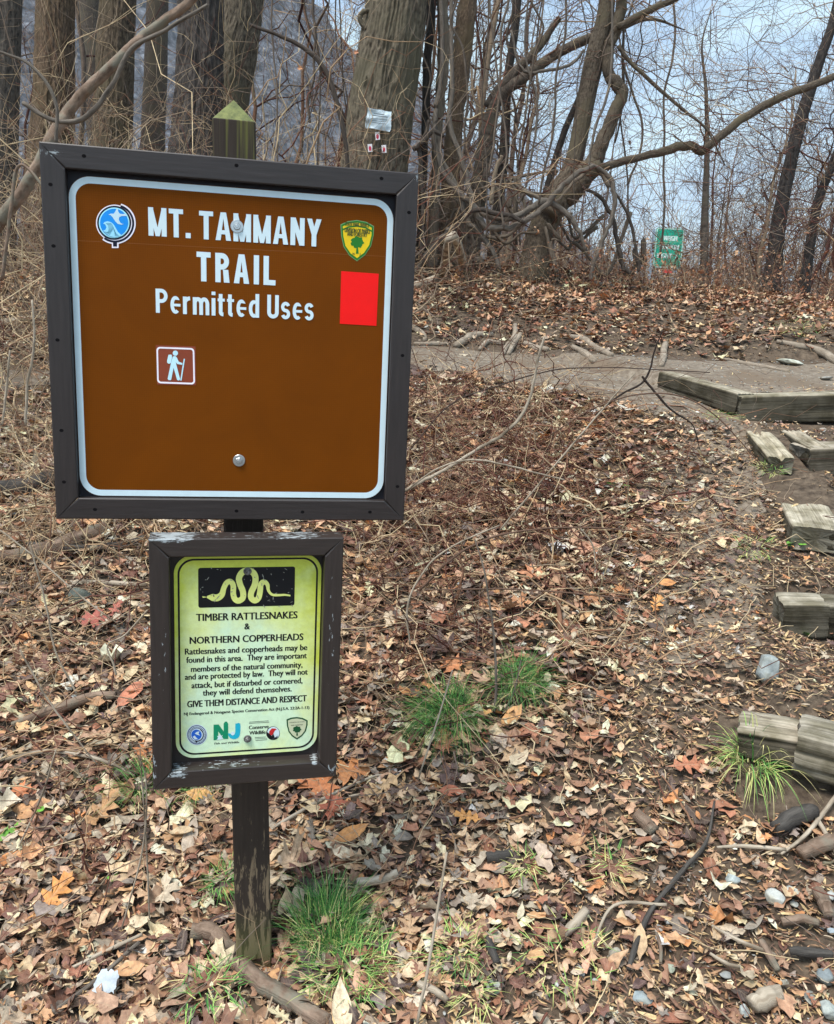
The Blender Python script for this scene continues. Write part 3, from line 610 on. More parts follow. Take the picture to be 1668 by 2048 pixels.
sn = catmull([(490, 562), (530, 566), (565, 568), (598, 545), (614, 495), (635, 458), (662, 450), (682, 480), (682, 540), (695, 578), (722, 590), (752, 568), (752, 520), (732, 470), (724, 425), (745, 385), (785, 368), (828, 385), (845, 425), (838, 475), (815, 525), (812, 565), (838, 588), (866, 570), (878, 520), (884, 470), (908, 452), (932, 472), (940, 515), (968, 545), (1020, 548), (1060, 546), (1100, 552)], 5)
wv = np.interp(np.linspace(0, 1, len(sn)), [0, .03, .07, .12, .5, .80, .88, 1], [14, 52, 50, 38, 46, 40, 20, 12])
snq = sn.copy(); t_ = np.gradient(snq, axis=0); t_ /= np.linalg.norm(t_, axis=1, keepdims=True); n_ = np.stack([-t_[:, 1], t_[:, 0]], 1)
polys = []
for i in range(len(snq) - 1):
    quad = [snq[i] + n_[i] * wv[i] / 2, snq[i + 1] + n_[i + 1] * wv[i + 1] / 2, snq[i + 1] - n_[i + 1] * wv[i + 1] / 2, snq[i] - n_[i] * wv[i] / 2]; polys.append(Zl([tuple(x) for x in quad]))
polys += [Zl([(455, 556), (495, 562), (460, 568)])]
snk = paint('snake_yellow', (234, 240, 138), .5); sheet('snake', polys, YL - .0006, snk, lp, dy=-.000005)
sheet('snake_eye', [Zl(zell(540, 555, 5, 10)), Zl(zell(520, 552, 3, 8))], YL - .0012, blk, lp)
fl = []
for k in range(46):
    a, b = random.uniform(435, 1120), random.uniform(350, 635); rr = random.uniform(2, 6); el = random.uniform(1, 3.5); an = random.uniform(0, 180)
    pts = [(a + rr * el * math.cos(t) * math.cos(an) - rr * .6 * math.sin(t) * math.sin(an), b + rr * el * math.cos(t) * math.sin(an) + rr * .6 * math.sin(t) * math.cos(an)) for t in np.linspace(0, 5.4, 7)]
    fl.append(Zl(pts))
sheet('paint_scuffs', fl, YL - .0013, paint('scuff', (150, 150, 140), .7), lp, dy=-.00001)
rows = [('TIMBER RATTLESNAKES', (412, 743), (1150, 714), 60, .016), ('&', (765, 800), (802, 798), 52, .010), ('NORTHERN COPPERHEADS', (365, 911), (1193, 872), 58, .016),
        ('Rattlesnakes and copperheads may be', (330, 990), (1222, 945), 46, .014), ('found in this area.  They are important', (340, 1050), (1218, 1005), 45, .014),
        ('members of the natural community,', (374, 1113), (1187, 1075), 45, .014), ('and are protected by law.  They will not', (330, 1173), (1225, 1125), 45, .014),
        ('attack, but if disturbed or cornered,', (378, 1233), (1187, 1190), 45, .014), ('they will defend themselves.', (460, 1287), (1108, 1250), 45, .014),
        ('GIVE THEM DISTANCE AND RESPECT', (347, 1373), (1217, 1322), 56, .016), ('NJ Endangered & Nongame Species Conservation Act (N.J.S.A. 23:2A-1-13)', (322, 1430), (1238, 1378), 25, .014)]
for txt, a, b, cap, off in rows:
    A = Zl([a])[0]; B = Zl([b])[0]; zbse = (A[1] + B[1]) / 2; cc = cap / 3.6571 * .00101 * 1.0
    fonttext('lettering', txt, A[0], B[0], zbse, cc, YL - .0004, blk, lp, off)
def mini(name, polys, m, k=0): sheet(name, [Zl(p) if not isinstance(p, tuple) else (Zl(p[0]), [Zl(h) for h in p[1]]) for p in polys], YL - .0004 - .0003 * k, m, lp)
wb = paint('logo_white', (214, 232, 238), .5); rb = paint('logo_blue', (28, 100, 205), .5); nb = paint('logo_navy', (40, 52, 110), .5)
mini('round_logo', [zell(416, 1570, 76)], wb); mini('round_logo_ring', [(zell(416, 1570, 70), [zell(416, 1570, 65)]), (zell(416, 1570, 51), [zell(416, 1570, 47)])], nb, 1)
mini('round_logo_globe', [zell(413, 1570, 38)], rb, 1)
dots = [ribbon2([(416 + 59 * math.cos(t), 1570 + 59 * math.sin(t)), (416 + 59 * math.cos(t + .10), 1570 + 59 * math.sin(t + .10))], 6).tolist() for t in np.arange(0, 6.2, .17)]
mini('round_logo_lettering', dots, nb, 2); mini('round_logo_bird', [[(400, 1560), (415, 1548), (435, 1545), (428, 1562), (440, 1575), (418, 1570)], [(385, 1585), (400, 1575), (412, 1590), (425, 1602), (400, 1602)]], wb, 2)
mini('round_logo_arc', [ribbon2(zell(418, 1570, 45, 20, -60, 110), 6).tolist(), [(408, 1612), (418, 1612), (418, 1626), (408, 1626)]], blk, 2)
sm0, sm1 = onplane(mS, 152, 481, YP), onplane(mS, 776, 513, YP)
sheet('film_seam', [ribbon2([tuple(sm0), tuple(sm1)], .0006).tolist()], YP - .0002, paint('seam_brown', (140, 84, 40), .6), panel)
gr = paint('logo_green', (6, 142, 100), .5); tq = paint('logo_turquoise', (30, 178, 205), .5)
mini('letter_logo', [[(538, 1497), (575, 1495), (612, 1545), (612, 1490), (622, 1474), (636, 1474), (645, 1490), (645, 1600), (612, 1602), (572, 1545), (572, 1608), (538, 1610)]], gr)
mini('letter_logo_hook', [catmull([(697, 1490), (732, 1488), (732, 1560), (718, 1592), (685, 1602), (655, 1590), (645, 1560), (670, 1565), (690, 1570), (697, 1550)], 3).tolist()], tq)
mini('letter_logo_star', [[(585, 1560), (590, 1578), (606, 1572), (597, 1588), (610, 1600), (580, 1606), (560, 1606), (572, 1592), (562, 1578), (578, 1582)], zell(678, 1560, 14, 16)], wb, 1)
A = Zl([(545, 1641)])[0]; B = Zl([(726, 1630)])[0]; fonttext('lettering', 'Fish and Wildlife', A[0], B[0], (A[1] + B[1]) / 2, .0045, YL - .0004, blk, lp, .014)
for txt, a, b, cap in (('Conserve', (797, 1530), (940, 1522), 32), ('Wildlife', (800, 1570), (918, 1562), 32)):
    A = Zl([a])[0]; B = Zl([b])[0]; fonttext('lettering', txt, A[0], B[0], (A[1] + B[1]) / 2, cap / 3.657 * .00101, YL - .0004, blk, lp, .008)
mini('logo_rules', [ribbon2([(797, 1478), (940, 1468)], 3).tolist(), ribbon2([(797, 1487), (945, 1478)], 3).tolist(), ribbon2([(840, 1590), (920, 1586)], 3).tolist(), ribbon2([(840, 1600), (930, 1595)], 2.5).tolist(), ribbon2([(845, 1612), (930, 1606)], 3).tolist()], blk)
mini('bird_logo', [zell(973, 1559, 50)], blk); mini('bird_logo_field', [zell(975, 1557, 45)], wb, 1)
mini('bird_logo_bird', [[(945, 1570), (945, 1545), (965, 1522), (990, 1524), (1000, 1530), (985, 1540), (975, 1562), (955, 1580)]], paint('logo_red', (200, 40, 44), .5), 2)
mini('bird_logo_branch', [[(925, 1545), (945, 1560), (962, 1578), (975, 1560), (985, 1590), (1010, 1575), (995, 1600), (950, 1600), (932, 1580)]], blk, 3)
Zm = lambda pts: Zl([(1148 + (a - 462) * .272, 1523 + (b - 440) * .235) for a, b in pts])
shield(Zm, lp, YL - .0004, paint('mini_edge', (24, 66, 46), .5), paint('mini_green', (20, 84, 48), .5), paint('mini_field', (206, 212, 176), .5), blk, [('DIVISION OF PARKS', (262, 670, 262, 50)), ('AND FORESTRY', (300, 620, 352, 50))], mini=True)
rust = noisy('weathered_bolt', (.10, .085, .08), (.30, .30, .30), (200, 200, 200), .5, .2, metal=.6)
for u, v in ((495, 1142), (495, 1477)):
    q = onplane(mL, u, v, YL); hexbolt(lp, q[0], q[1], YL - .0016, .0088, hexr=.0060, m=rust)

# --- post
def build_post():
    m, nt, b = mat('post_wood', (.05, .04, .03), .8, 0, .2); L = nt.links.new
    tc = N(nt, 'ShaderNodeTexCoord'); sp = N(nt, 'ShaderNodeSeparateXYZ'); L(tc.outputs['Object'], sp.inputs[0])
    mp = N(nt, 'ShaderNodeMapping'); mp.inputs['Scale'].default_value = (110, 110, 5); L(tc.outputs['Object'], mp.inputs[0])
    n1 = N(nt, 'ShaderNodeTexNoise', Scale=1.0, Detail=7.0, Roughness=.65); L(mp.outputs[0], n1.inputs['Vector'])
    mp2 = N(nt, 'ShaderNodeMapping'); mp2.inputs['Scale'].default_value = (75, 75, 11); L(tc.outputs['Object'], mp2.inputs[0]); n2 = N(nt, 'ShaderNodeTexNoise', Scale=1.0, Detail=5.0, Roughness=.7, Distortion=.4); L(mp2.outputs[0], n2.inputs['Vector'])
    def mt(op, *a):
        n = N(nt, 'ShaderNodeMath', _operation=op)
        for i, x in enumerate(a):
            if isinstance(x, (int, float)): n.inputs[i].default_value = x
            else: L(x, n.inputs[i])
        return n.outputs[0]
    r = N(nt, 'ShaderNodeValToRGB'); r.color_ramp.elements[0].color = (.022, .016, .013, 1); r.color_ramp.elements[1].color = (.062, .046, .036, 1); L(n1.outputs['Fac'], r.inputs[0])
    # worn lower half: paint gone in streaks
    low = N(nt, 'ShaderNodeMapRange'); low.inputs[1].default_value = .62; low.inputs[2].default_value = .02; low.inputs[3].default_value = 0; low.inputs[4].default_value = .30; L(sp.outputs[2], low.inputs[0])
    wr = N(nt, 'ShaderNodeValToRGB'); wr.color_ramp.elements[0].position = .72; wr.color_ramp.elements[1].position = .78; L(mt('ADD', n2.outputs['Fac'], low.outputs[0]), wr.inputs[0])
    m1 = N(nt, 'ShaderNodeMix', _data_type='RGBA'); m1.inputs[7].default_value = (.21, .155, .10, 1); L(wr.outputs[0], m1.inputs[0]); L(r.outputs[0], m1.inputs[6])
    # algae near the top and in runs
    mp3 = N(nt, 'ShaderNodeMapping'); mp3.inputs['Scale'].default_value = (85, 85, 2.5); L(tc.outputs['Object'], mp3.inputs[0]); n4 = N(nt, 'ShaderNodeTexNoise', Scale=1.0, Detail=3.0); L(mp3.outputs[0], n4.inputs['Vector'])
    up = N(nt, 'ShaderNodeMapRange'); up.inputs[1].default_value = 1.70; up.inputs[2].default_value = 2.03; up.inputs[3].default_value = .03; up.inputs[4].default_value = .30; L(sp.outputs[2], up.inputs[0])
    al_ = N(nt, 'ShaderNodeValToRGB'); al_.color_ramp.elements[0].position = .76; al_.color_ramp.elements[1].position = .98; L(mt('ADD', n4.outputs['Fac'], up.outputs[0]), al_.inputs[0])
    m2 = N(nt, 'ShaderNodeMix', _data_type='RGBA'); m2.inputs[7].default_value = (.15, .155, .04, 1); L(al_.outputs[0], m2.inputs[0]); L(m1.outputs[2], m2.inputs[6])
    gt = N(nt, 'ShaderNodeMath', _operation='GREATER_THAN'); gt.inputs[1].default_value = 2.017; L(sp.outputs[2], gt.inputs[0])
    n5 = N(nt, 'ShaderNodeTexNoise', Scale=38.0, Detail=6.0, Roughness=.7); L(tc.outputs['Object'], n5.inputs['Vector']); r5 = N(nt, 'ShaderNodeValToRGB'); r5.color_ramp.elements[0].position = .38; r5.color_ramp.elements[0].color = (.09, .105, .045, 1); r5.color_ramp.elements[1].position = .62; r5.color_ramp.elements[1].color = (.20, .215, .08, 1); L(n5.outputs['Fac'], r5.inputs[0])
    m3 = N(nt, 'ShaderNodeMix', _data_type='RGBA'); L(gt.outputs[0], m3.inputs[0]); L(m2.outputs[2], m3.inputs[6]); L(r5.outputs[0], m3.inputs[7])
    # green tinge at the foot
    ft = N(nt, 'ShaderNodeMapRange'); ft.inputs[1].default_value = .16; ft.inputs[2].default_value = .04; ft.inputs[3].default_value = 0; ft.inputs[4].default_value = .5; L(sp.outputs[2], ft.inputs[0])
    m4 = N(nt, 'ShaderNodeMix', _data_type='RGBA'); m4.inputs[7].default_value = (.10, .11, .03, 1); L(ft.outputs[0], m4.inputs[0]); L(m3.outputs[2], m4.inputs[6])
    L(m4.outputs[2], b.inputs['Base Color']); bp = N(nt, 'ShaderNodeBump', Strength=.6, Distance=.003); L(n1.outputs['Fac'], bp.inputs['Height']); L(bp.outputs[0], b.inputs['Normal'])
    h = .0445; base = np.array([POST_X(-.09), PY, -.09]); yaw = math.radians(12)
    ca, sa = math.cos(yaw), math.sin(yaw); mb = MB(); nz = 44; zs = np.linspace(-.2, 1.925, nz); rings = []
    prof = []
    b_ = .004
    for sx, sy in ((-1, -1), (1, -1), (1, 1), (-1, 1)):
        for k, (ox, oy) in enumerate(((0, 1), (1, 0)) if sx * sy > 0 else ((1, 0), (0, 1))): prof.append((sx * (h - b_ * ox), sy * (h - b_ * oy)))
    for z in zs:
        P = np.array([(a * ca - b2 * sa, a * sa + b2 * ca) for a, b2 in prof]); w = .0006 * np.array([vnoise(z * 9, i * 3.3, 4) for i in range(8)])
        P = P * (1 + w[:, None] * 6); cx = POST_X(z) - base[0]; rings.append(np.stack([P[:, 0] + cx, P[:, 1], np.full(8, z + .09)], 1))
    V = np.array(rings); n = 8; q = []
    for i in range(nz - 1):
        for j in range(n): q.append((i * n + j, i * n + (j + 1) % n, (i + 1) * n + (j + 1) % n, (i + 1) * n + j))
    mb.add(V.reshape(-1, 3), f4=q)
    top = V[-1]; apex = np.array([[POST_X(1.975) - base[0], 0, 1.975 + .09]]); mb.add(np.vstack([top, apex]), f3=[(j, (j + 1) % n, n) for j in range(n)])
    o = mb.build('wooden_post', m, None, smooth=False); o.location = base.tolist()
    tag(o, 'square dark wooden post with mossy pointed top carrying both framed signs', 'post')
build_post()

# ------------------------------------------------------------------ timbers of the stairs
def timber_mat():
    m, nt, b = mat('weathered_timber', (.2, .18, .15), .9, 0, .15); L = nt.links.new
    tc = N(nt, 'ShaderNodeTexCoord'); mp = N(nt, 'ShaderNodeMapping'); mp.inputs['Scale'].default_value = (2.5, 75, 1); L(tc.outputs['UV'], mp.inputs[0])
    n = N(nt, 'ShaderNodeTexNoise', Scale=1.0, Detail=8.0, Roughness=.7, Distortion=.25); L(mp.outputs[0], n.inputs['Vector'])
    r = N(nt, 'ShaderNodeValToRGB'); r.color_ramp.elements[0].position = .30; r.color_ramp.elements[0].color = (.12, .11, .095, 1); r.color_ramp.elements[1].position = .60; r.color_ramp.elements[1].color = (.38, .36, .33, 1); L(n.outputs['Fac'], r.inputs[0])
    n2 = N(nt, 'ShaderNodeTexNoise', Scale=7.0, Detail=6.0, Roughness=.6); L(tc.outputs['Object'], n2.inputs['Vector']); r2 = N(nt, 'ShaderNodeValToRGB'); r2.color_ramp.elements[0].position = .4; r2.color_ramp.elements[0].color = (.45, .44, .38, 1); r2.color_ramp.elements[1].position = .62; L(n2.outputs['Fac'], r2.inputs[0])
    mu = N(nt, 'ShaderNodeMix', _data_type='RGBA', _blend_type='MULTIPLY'); mu.inputs[0].default_value = 1; L(r.outputs[0], mu.inputs[6]); L(r2.outputs[0], mu.inputs[7])
    at = N(nt, 'ShaderNodeAttribute', _attribute_name='col'); m2 = N(nt, 'ShaderNodeMix', _data_type='RGBA', _blend_type='MULTIPLY'); m2.inputs[0].default_value = 1; L(mu.outputs[2], m2.inputs[6]); L(at.outputs['Color'], m2.inputs[7])
    L(m2.outputs[2], b.inputs['Base Color']); bp = N(nt, 'ShaderNodeBump', Strength=1.0, Distance=.006); L(n.outputs['Fac'], bp.inputs['Height']); L(bp.outputs[0], b.inputs['Normal']); return m
M['timber'] = timber_mat()
def beam(A, B, w, h, seed, rough=.004, tint=(1, 1, 1), crack=1.0, hollow=0.0, side_tone=.34):
    """rotten square timber with top front edge A->B, width w going away from the viewer, depth h; rounded worn edges and long cracks"""
    A = np.asarray(A, float); B = np.asarray(B, float); ax = B - A; Ln = np.linalg.norm(ax); ax /= Ln
    side = np.cross(np.array([0, 0, 1.0]), ax); side /= np.linalg.norm(side); up = np.cross(ax, side)
    na = max(8, int(Ln / .012)); per = []
    nS = 14
    r = .012
    for (p0, p1) in (((0, -h), (0, 0)), ((0, 0), (w, 0)), ((w, 0), (w, -h)), ((w, -h), (0, -h))):
        for t in np.linspace(0, 1, nS, endpoint=False): per.append((p0[0] + (p1[0] - p0[0]) * t, p0[1] + (p1[1] - p0[1]) * t))
    per = np.array(per); c = np.array([w / 2, -h / 2]); d = per - c
    k = np.maximum(np.abs(d[:, 0]) / (w / 2), np.abs(d[:, 1]) / (h / 2)); q = (np.abs(d[:, 0] / (w / 2)) ** 26 + np.abs(d[:, 1] / (h / 2)) ** 26) ** (1 / 26.); per = c + d / q[:, None]
    npz = len(per); t = np.linspace(0, Ln, na); out = np.zeros((na, npz, 3)); pid = np.arange(npz)
    T, Pp = np.meshgrid(t, pid, indexing='ij')
    ln = np.concatenate([[0], np.cumsum(np.linalg.norm(np.diff(per, axis=0), axis=1))])
    dsp = rough * fbm(T * 9, ln[Pp] * 30, seed) + .0025 * vnoise(T * 5, ln[Pp] * 190, seed + 4)
    ck = vnoise(T * 2.2, ln[Pp] * 42, seed + 9); dsp = dsp - crack * .011 * np.clip(ck - .45, 0, 1) * 2
    nrm = d / np.linalg.norm(d, axis=1, keepdims=True)
    ends = np.minimum(T, Ln - T); shrink = 1 - .06 * np.exp(-ends / .01)
    if hollow > 0:      # top rotted away between the faces
        topm = ((per[:, 1] > -.01) & (per[:, 0] > w * .35) & (per[:, 0] < w * .62))[None]
        dsp = dsp - np.where(topm, hollow * (.5 + .5 * vnoise(T * 14, ln[Pp] * 60, seed + 2)), 0)
    X2 = c[0] + (per[None, :, 0] - c[0]) * shrink + nrm[None, :, 0] * dsp; Z2 = c[1] + (per[None, :, 1] - c[1]) * shrink + nrm[None, :, 1] * dsp
    for j in range(3): out[:, :, j] = A[j] + ax[j] * (T + .006 * vnoise(ln[Pp] * 30, T * 0, seed) * (np.exp(-ends / .02))) + side[j] * X2 + up[j] * Z2
    q = []
    i = np.arange(na - 1)[:, None] * npz; j = np.arange(npz)[None]; j2 = (j + 1) % npz
    f = np.stack([i + j, i + npz + j, i + npz + j2, i + j2], -1).reshape(-1, 4)
    # top face tinted paler, front and other sides tinted darker
    top = sstep(-.012, -.002, per[:, 1]) * (1 - sstep(w * .98, w, per[:, 0])); ctop = np.array([1.36, 1.31, 1.24]); cs_ = np.array([1.0, .96, .88]) * side_tone
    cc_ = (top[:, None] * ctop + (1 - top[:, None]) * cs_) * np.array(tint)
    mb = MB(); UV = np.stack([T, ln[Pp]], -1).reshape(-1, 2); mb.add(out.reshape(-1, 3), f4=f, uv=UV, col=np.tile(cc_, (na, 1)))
    for e, fl in ((0, 0), (na - 1, 1)):      # end grain
        ring = out[e]; cc = ring.mean(0); rings = [ring, cc + (ring - cc) * .66, cc + (ring - cc) * .33]; V = np.concatenate(rings + [cc[None]])
        V[npz:] += (ax * (-1 if fl else 1)) * (.006 + .006 * R_.rand(len(V) - npz))[:, None]
        f4 = []
        for a in range(2):
            for b_ in range(npz): f4.append((a * npz + b_, a * npz + (b_ + 1) % npz, (a + 1) * npz + (b_ + 1) % npz, (a + 1) * npz + b_))
        f3 = [(2 * npz + b_, 2 * npz + (b_ + 1) % npz, 3 * npz) for b_ in range(npz)]
        f4 = np.array(f4); f3 = np.array(f3)
        if fl: f4 = f4[:, ::-1]; f3 = f3[:, ::-1]
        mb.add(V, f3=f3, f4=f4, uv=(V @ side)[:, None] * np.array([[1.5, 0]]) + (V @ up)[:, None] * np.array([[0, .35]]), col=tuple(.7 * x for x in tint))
    return mb
def put(name, mb, m, label, cat, group=None, smooth=True):
    V = np.concatenate(mb.v); c = (V.min(0) + V.max(0)) / 2; c[2] = V[:, 2].min(); rel(mb, c)
    o = mb.build(name, m, None, smooth); o.location = c.tolist(); return tag(o, label, cat, group)
GT = 'timbers of the trail steps'
def wq(u, v, d): return W(u, v, d)
tb = [
 (wq(1597, 1468, 2.17), wq(1760, 1512, 2.08), .17, .13, 'grey grooved timber with long face at the right of the lowest step', (1.0, .98, .92), 1, .0),
 (wq(1478, 1461, 2.27), wq(1600, 1482, 2.21), .165, .09, 'short rotten timber block at the left end of the lowest step', (1.15, 1.1, 1.0), 1.2, .0),
 (wq(1570, 1207, 2.82), wq(1662, 1209, 2.80), .15, .13, 'square cut timber end with two cracks, second step from the bottom', (1.0, .98, .9), 1.4, .0),
 (wq(1662, 1210, 2.80), wq(1780, 1216, 2.78), .15, .13, 'dark timber continuing the second step out of the frame', (.6, .58, .52), 1, .0),
 (wq(1583, 1050, 3.30), wq(1545, 972, 3.92), .20, .105, 'broad grey timber pointing uphill on the third step', (1.25, 1.22, 1.1), .5, .0),
 (wq(1661, 1055, 3.27), wq(1760, 1060, 3.24), .14, .10, 'dark mossy timber beside the broad grey one on the third step', (.7, .68, .6), 1, .0),
 (wq(1536, 912, 3.88), wq(1492, 860, 4.32), .125, .085, 'splintered grey plank end of the rotten fourth step', (1.2, 1.15, 1.0), 1.5, .02),
 (wq(1618, 893, 3.92), wq(1560, 858, 4.38), .10, .09, 'short split timber beside the splintered plank on the fourth step', (1.0, .95, .85), 1.5, .035),
 (wq(1622, 897, 3.90), wq(1760, 893, 3.90), .24, .14, 'long timber of the fourth step with a pale top', (1.05, 1.0, .92), 1, .0),
 (wq(1520, 930, 3.93), wq(1625, 940, 3.91), .14, .10, 'dark underlying timber below the splintered fourth step', (.4, .37, .33), 1, .0),
 (wq(1484, 792, 4.60), wq(1790, 786, 4.60), .24, .155, 'long upper timber at the top of the steps', (1.0, .97, .86), 1, .0),
 (wq(1318, 742, 5.42), wq(1476, 786, 4.66), .12, .12, 'low side timber running left along the top terrace', (.95, .92, .82), .8, .0)]
for i, (A, B, w, h, lab, tn, ck, hol) in enumerate(tb):
    if i in (0, 3, 5, 8, 10): B = A + (B - A) * (1.6 if i == 10 else 2.3)      # these run on past the edge of the picture
    if lab.startswith(('broad grey', 'splintered', 'short split')):    # these run uphill: width goes to the right
        ax = (B - A) / np.linalg.norm(B - A); s_ = np.cross(ax, [0, 0, 1.0]); s_ /= np.linalg.norm(s_); A, B = B + s_ * 0, A + s_ * 0
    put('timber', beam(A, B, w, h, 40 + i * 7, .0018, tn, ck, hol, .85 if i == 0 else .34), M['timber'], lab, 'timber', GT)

# ------------------------------------------------------------------ leaves
def star(outline, inner=.5):
    o = np.array(outline, float); n = len(o); c = np.array([[.0, 0.0]]); P = np.vstack([c, c + (o - c) * inner, o])
    f3 = [(0, 1 + i, 1 + (i + 1) % n) for i in range(n)]; f4 = [(1 + i, 1 + n + i, 1 + n + (i + 1) % n, 1 + (i + 1) % n) for i in range(n)]; return P, np.array(f3), np.array(f4)
def polar(fn, n): return [(fn(t) * math.cos(t), fn(t) * math.sin(t)) for t in np.linspace(0, 2 * np.pi, n, endpoint=False)]
def mir(half): return half + [(x, -y) for x, y in half[::-1] if abs(y) > 1e-6]
oak = mir([(1.0, 0), (.86, .10), (.84, .28), (.66, .13), (.52, .16), (.52, .50), (.40, .40), (.24, .15), (.10, .17), (.05, .52), (-.08, .44), (-.18, .14), (-.34, .13), (-.45, .36), (-.52, .28), (-.60, .07), (-.85, .03), (-1.0, .015)])
maple = mir([(1.0, 0), (.78, .10), (.66, .26), (.50, .14), (.38, .16), (.42, .42), (.58, .62), (.34, .58), (.22, .74), (.08, .42), (-.02, .24), (-.16, .44), (-.40, .62), (-.36, .36), (-.52, .26), (-.44, .10), (-.50, .03), (-1.0, .015)])
oval = mir([(1.0, 0), (.82, .13), (.58, .30), (.25, .42), (-.1, .44), (-.4, .36), (-.65, .20), (-.8, .04), (-1.05, .015)])
beech = mir([(1.0, 0), (.8, .10), (.6, .25), (.45, .27), (.3, .36), (.1, .36), (-.1, .38), (-.3, .32), (-.5, .24), (-.7, .1), (-.95, .01)])
torn = [(.9, .1), (.6, .42), (.2, .30), (.0, .55), (-.4, .45), (-.5, .1), (-.85, -.05), (-.5, -.4), (-.1, -.32), (.2, -.5), (.55, -.3), (.75, -.35)]
torn2 = [(.7, .0), (.5, .5), (.1, .38), (-.3, .6), (-.6, .25), (-.45, -.1), (-.7, -.45), (-.1, -.5), (.3, -.3), (.55, -.45)]
chip = mir([(1.0, 0), (.5, .16), (-.2, .18), (-.8, .07), (-1, 0.0)])
TPL = {k: star(v, .55) for k, v in dict(oak=oak, maple=maple, oval=oval, beech=beech, torn=torn, torn2=torn2, chip=chip).items()}
_q = lambda o: star([o[i] for i in range(0, len(o), 2)], .6)
LOW = {'oak': _q(oak), 'maple': _q(maple), 'oval': _q(oval), 'beech': _q(beech), 'torn': star(torn, .5), 'torn2': star(torn2, .5), 'chip': star(chip, .4)}
PAL = np.array([srgb(*c) for c in [(218, 184, 150), (230, 206, 174), (192, 152, 122), (168, 124, 98), (142, 98, 78), (120, 80, 70), (104, 80, 78), (206, 154, 110), (208, 138, 80), (186, 168, 150), (152, 138, 130), (238, 222, 194), (84, 68, 64), (166, 108, 80)]])
PW = np.array([15, 7, 16, 16, 12, 8, 7, 7, 2, 10, 8, 2, 7, 6], float); PW /= PW.sum()
def place_leaves(mb, tpl, pos, size, yaw, tilt, tdir, curl, col, flat_=1.0, asp=None):
    P, f3, f4 = tpl; n = len(pos); K = len(P)
    x = P[None, :, 0] * np.ones((n, 1)); y = P[None, :, 1] * np.ones((n, 1))
    if asp is not None: y = y * asp[:, None]
    c1, c2, c3, c4, ph = curl.T
    z = c1[:, None] * x * x + c2[:, None] * y * y * 2.2 + c3[:, None] * x * y + c4[:, None] * .12 * np.sin(x * 5 + ph[:, None]) * np.cos(y * 6 + ph[:, None] * 1.7)
    uvx, uvy = x.copy(), y.copy()
    V = np.stack([x * size[:, None], y * size[:, None], z * size[:, None]], -1)
    cy_, sy_ = np.cos(yaw)[:, None], np.sin(yaw)[:, None]
    V = np.stack([V[..., 0] * cy_ - V[..., 1] * sy_, V[..., 0] * sy_ + V[..., 1] * cy_, V[..., 2]], -1)
    k = np.stack([np.cos(tdir), np.sin(tdir), 0 * tdir], -1)[:, None, :]; ct, st = np.cos(tilt)[:, None, None], np.sin(tilt)[:, None, None]
    V = V * ct + np.cross(np.broadcast_to(k, V.shape), V) * st + k * (V * k).sum(-1, keepdims=True) * (1 - ct)
    V = V + pos[:, None, :]
    off = (np.arange(n) * K)[:, None, None]
    mb.add(V.reshape(-1, 3), f3=(f3[None] + off).reshape(-1, 3), f4=(f4[None] + off).reshape(-1, 4), uv=np.stack([uvx, uvy], -1).reshape(-1, 2), col=np.repeat(col, K, axis=0))
def visible(x, y, z, mg=620):
    u, v, d = proj(np.stack([x, y, z], -1)); return (u > -mg) & (u < 1668 + mg) & (v < 2048 + mg) & (d > .3)
STA = lambda x, y: (x > .95 + (y - 2.1) * .33) & (y > 2.1) & (y < 4.7)
mb = MB(); rs = np.random.RandomState(11)
def scatter(n, y0, y1, x0, x1): return rs.uniform(x0, x1, n), rs.uniform(y0, y1, n)
def on_beam(x, y):
    return (y > 2.10) & (y < np.where(x > 1.15, 2.36, 2.43)) & (x > .97) | (y > 2.80) & (y < 3.01) & (x > 1.33) | (y > 3.25) & (y < 3.95) & (x > 1.62) & (x < 1.90) | (y > 3.85) & (y < 4.18) & (x > 1.80) | (y > 3.9) & (y < 4.35) & (x > 1.74) & (x < 2.02) | (y > 4.55) & (y < 4.86) & (x > 1.75)
bands = [(1.15, 2.3, 2500, .0285, 'hi', .026), (2.3, 3.6, 1500, .034, 'hi', .03), (3.6, 5.4, 1150, .037, 'lo', .035), (5.4, 7.5, 470, .037, 'lo', .04), (7.5, 10.6, 560, .038, 'lo', .05)]
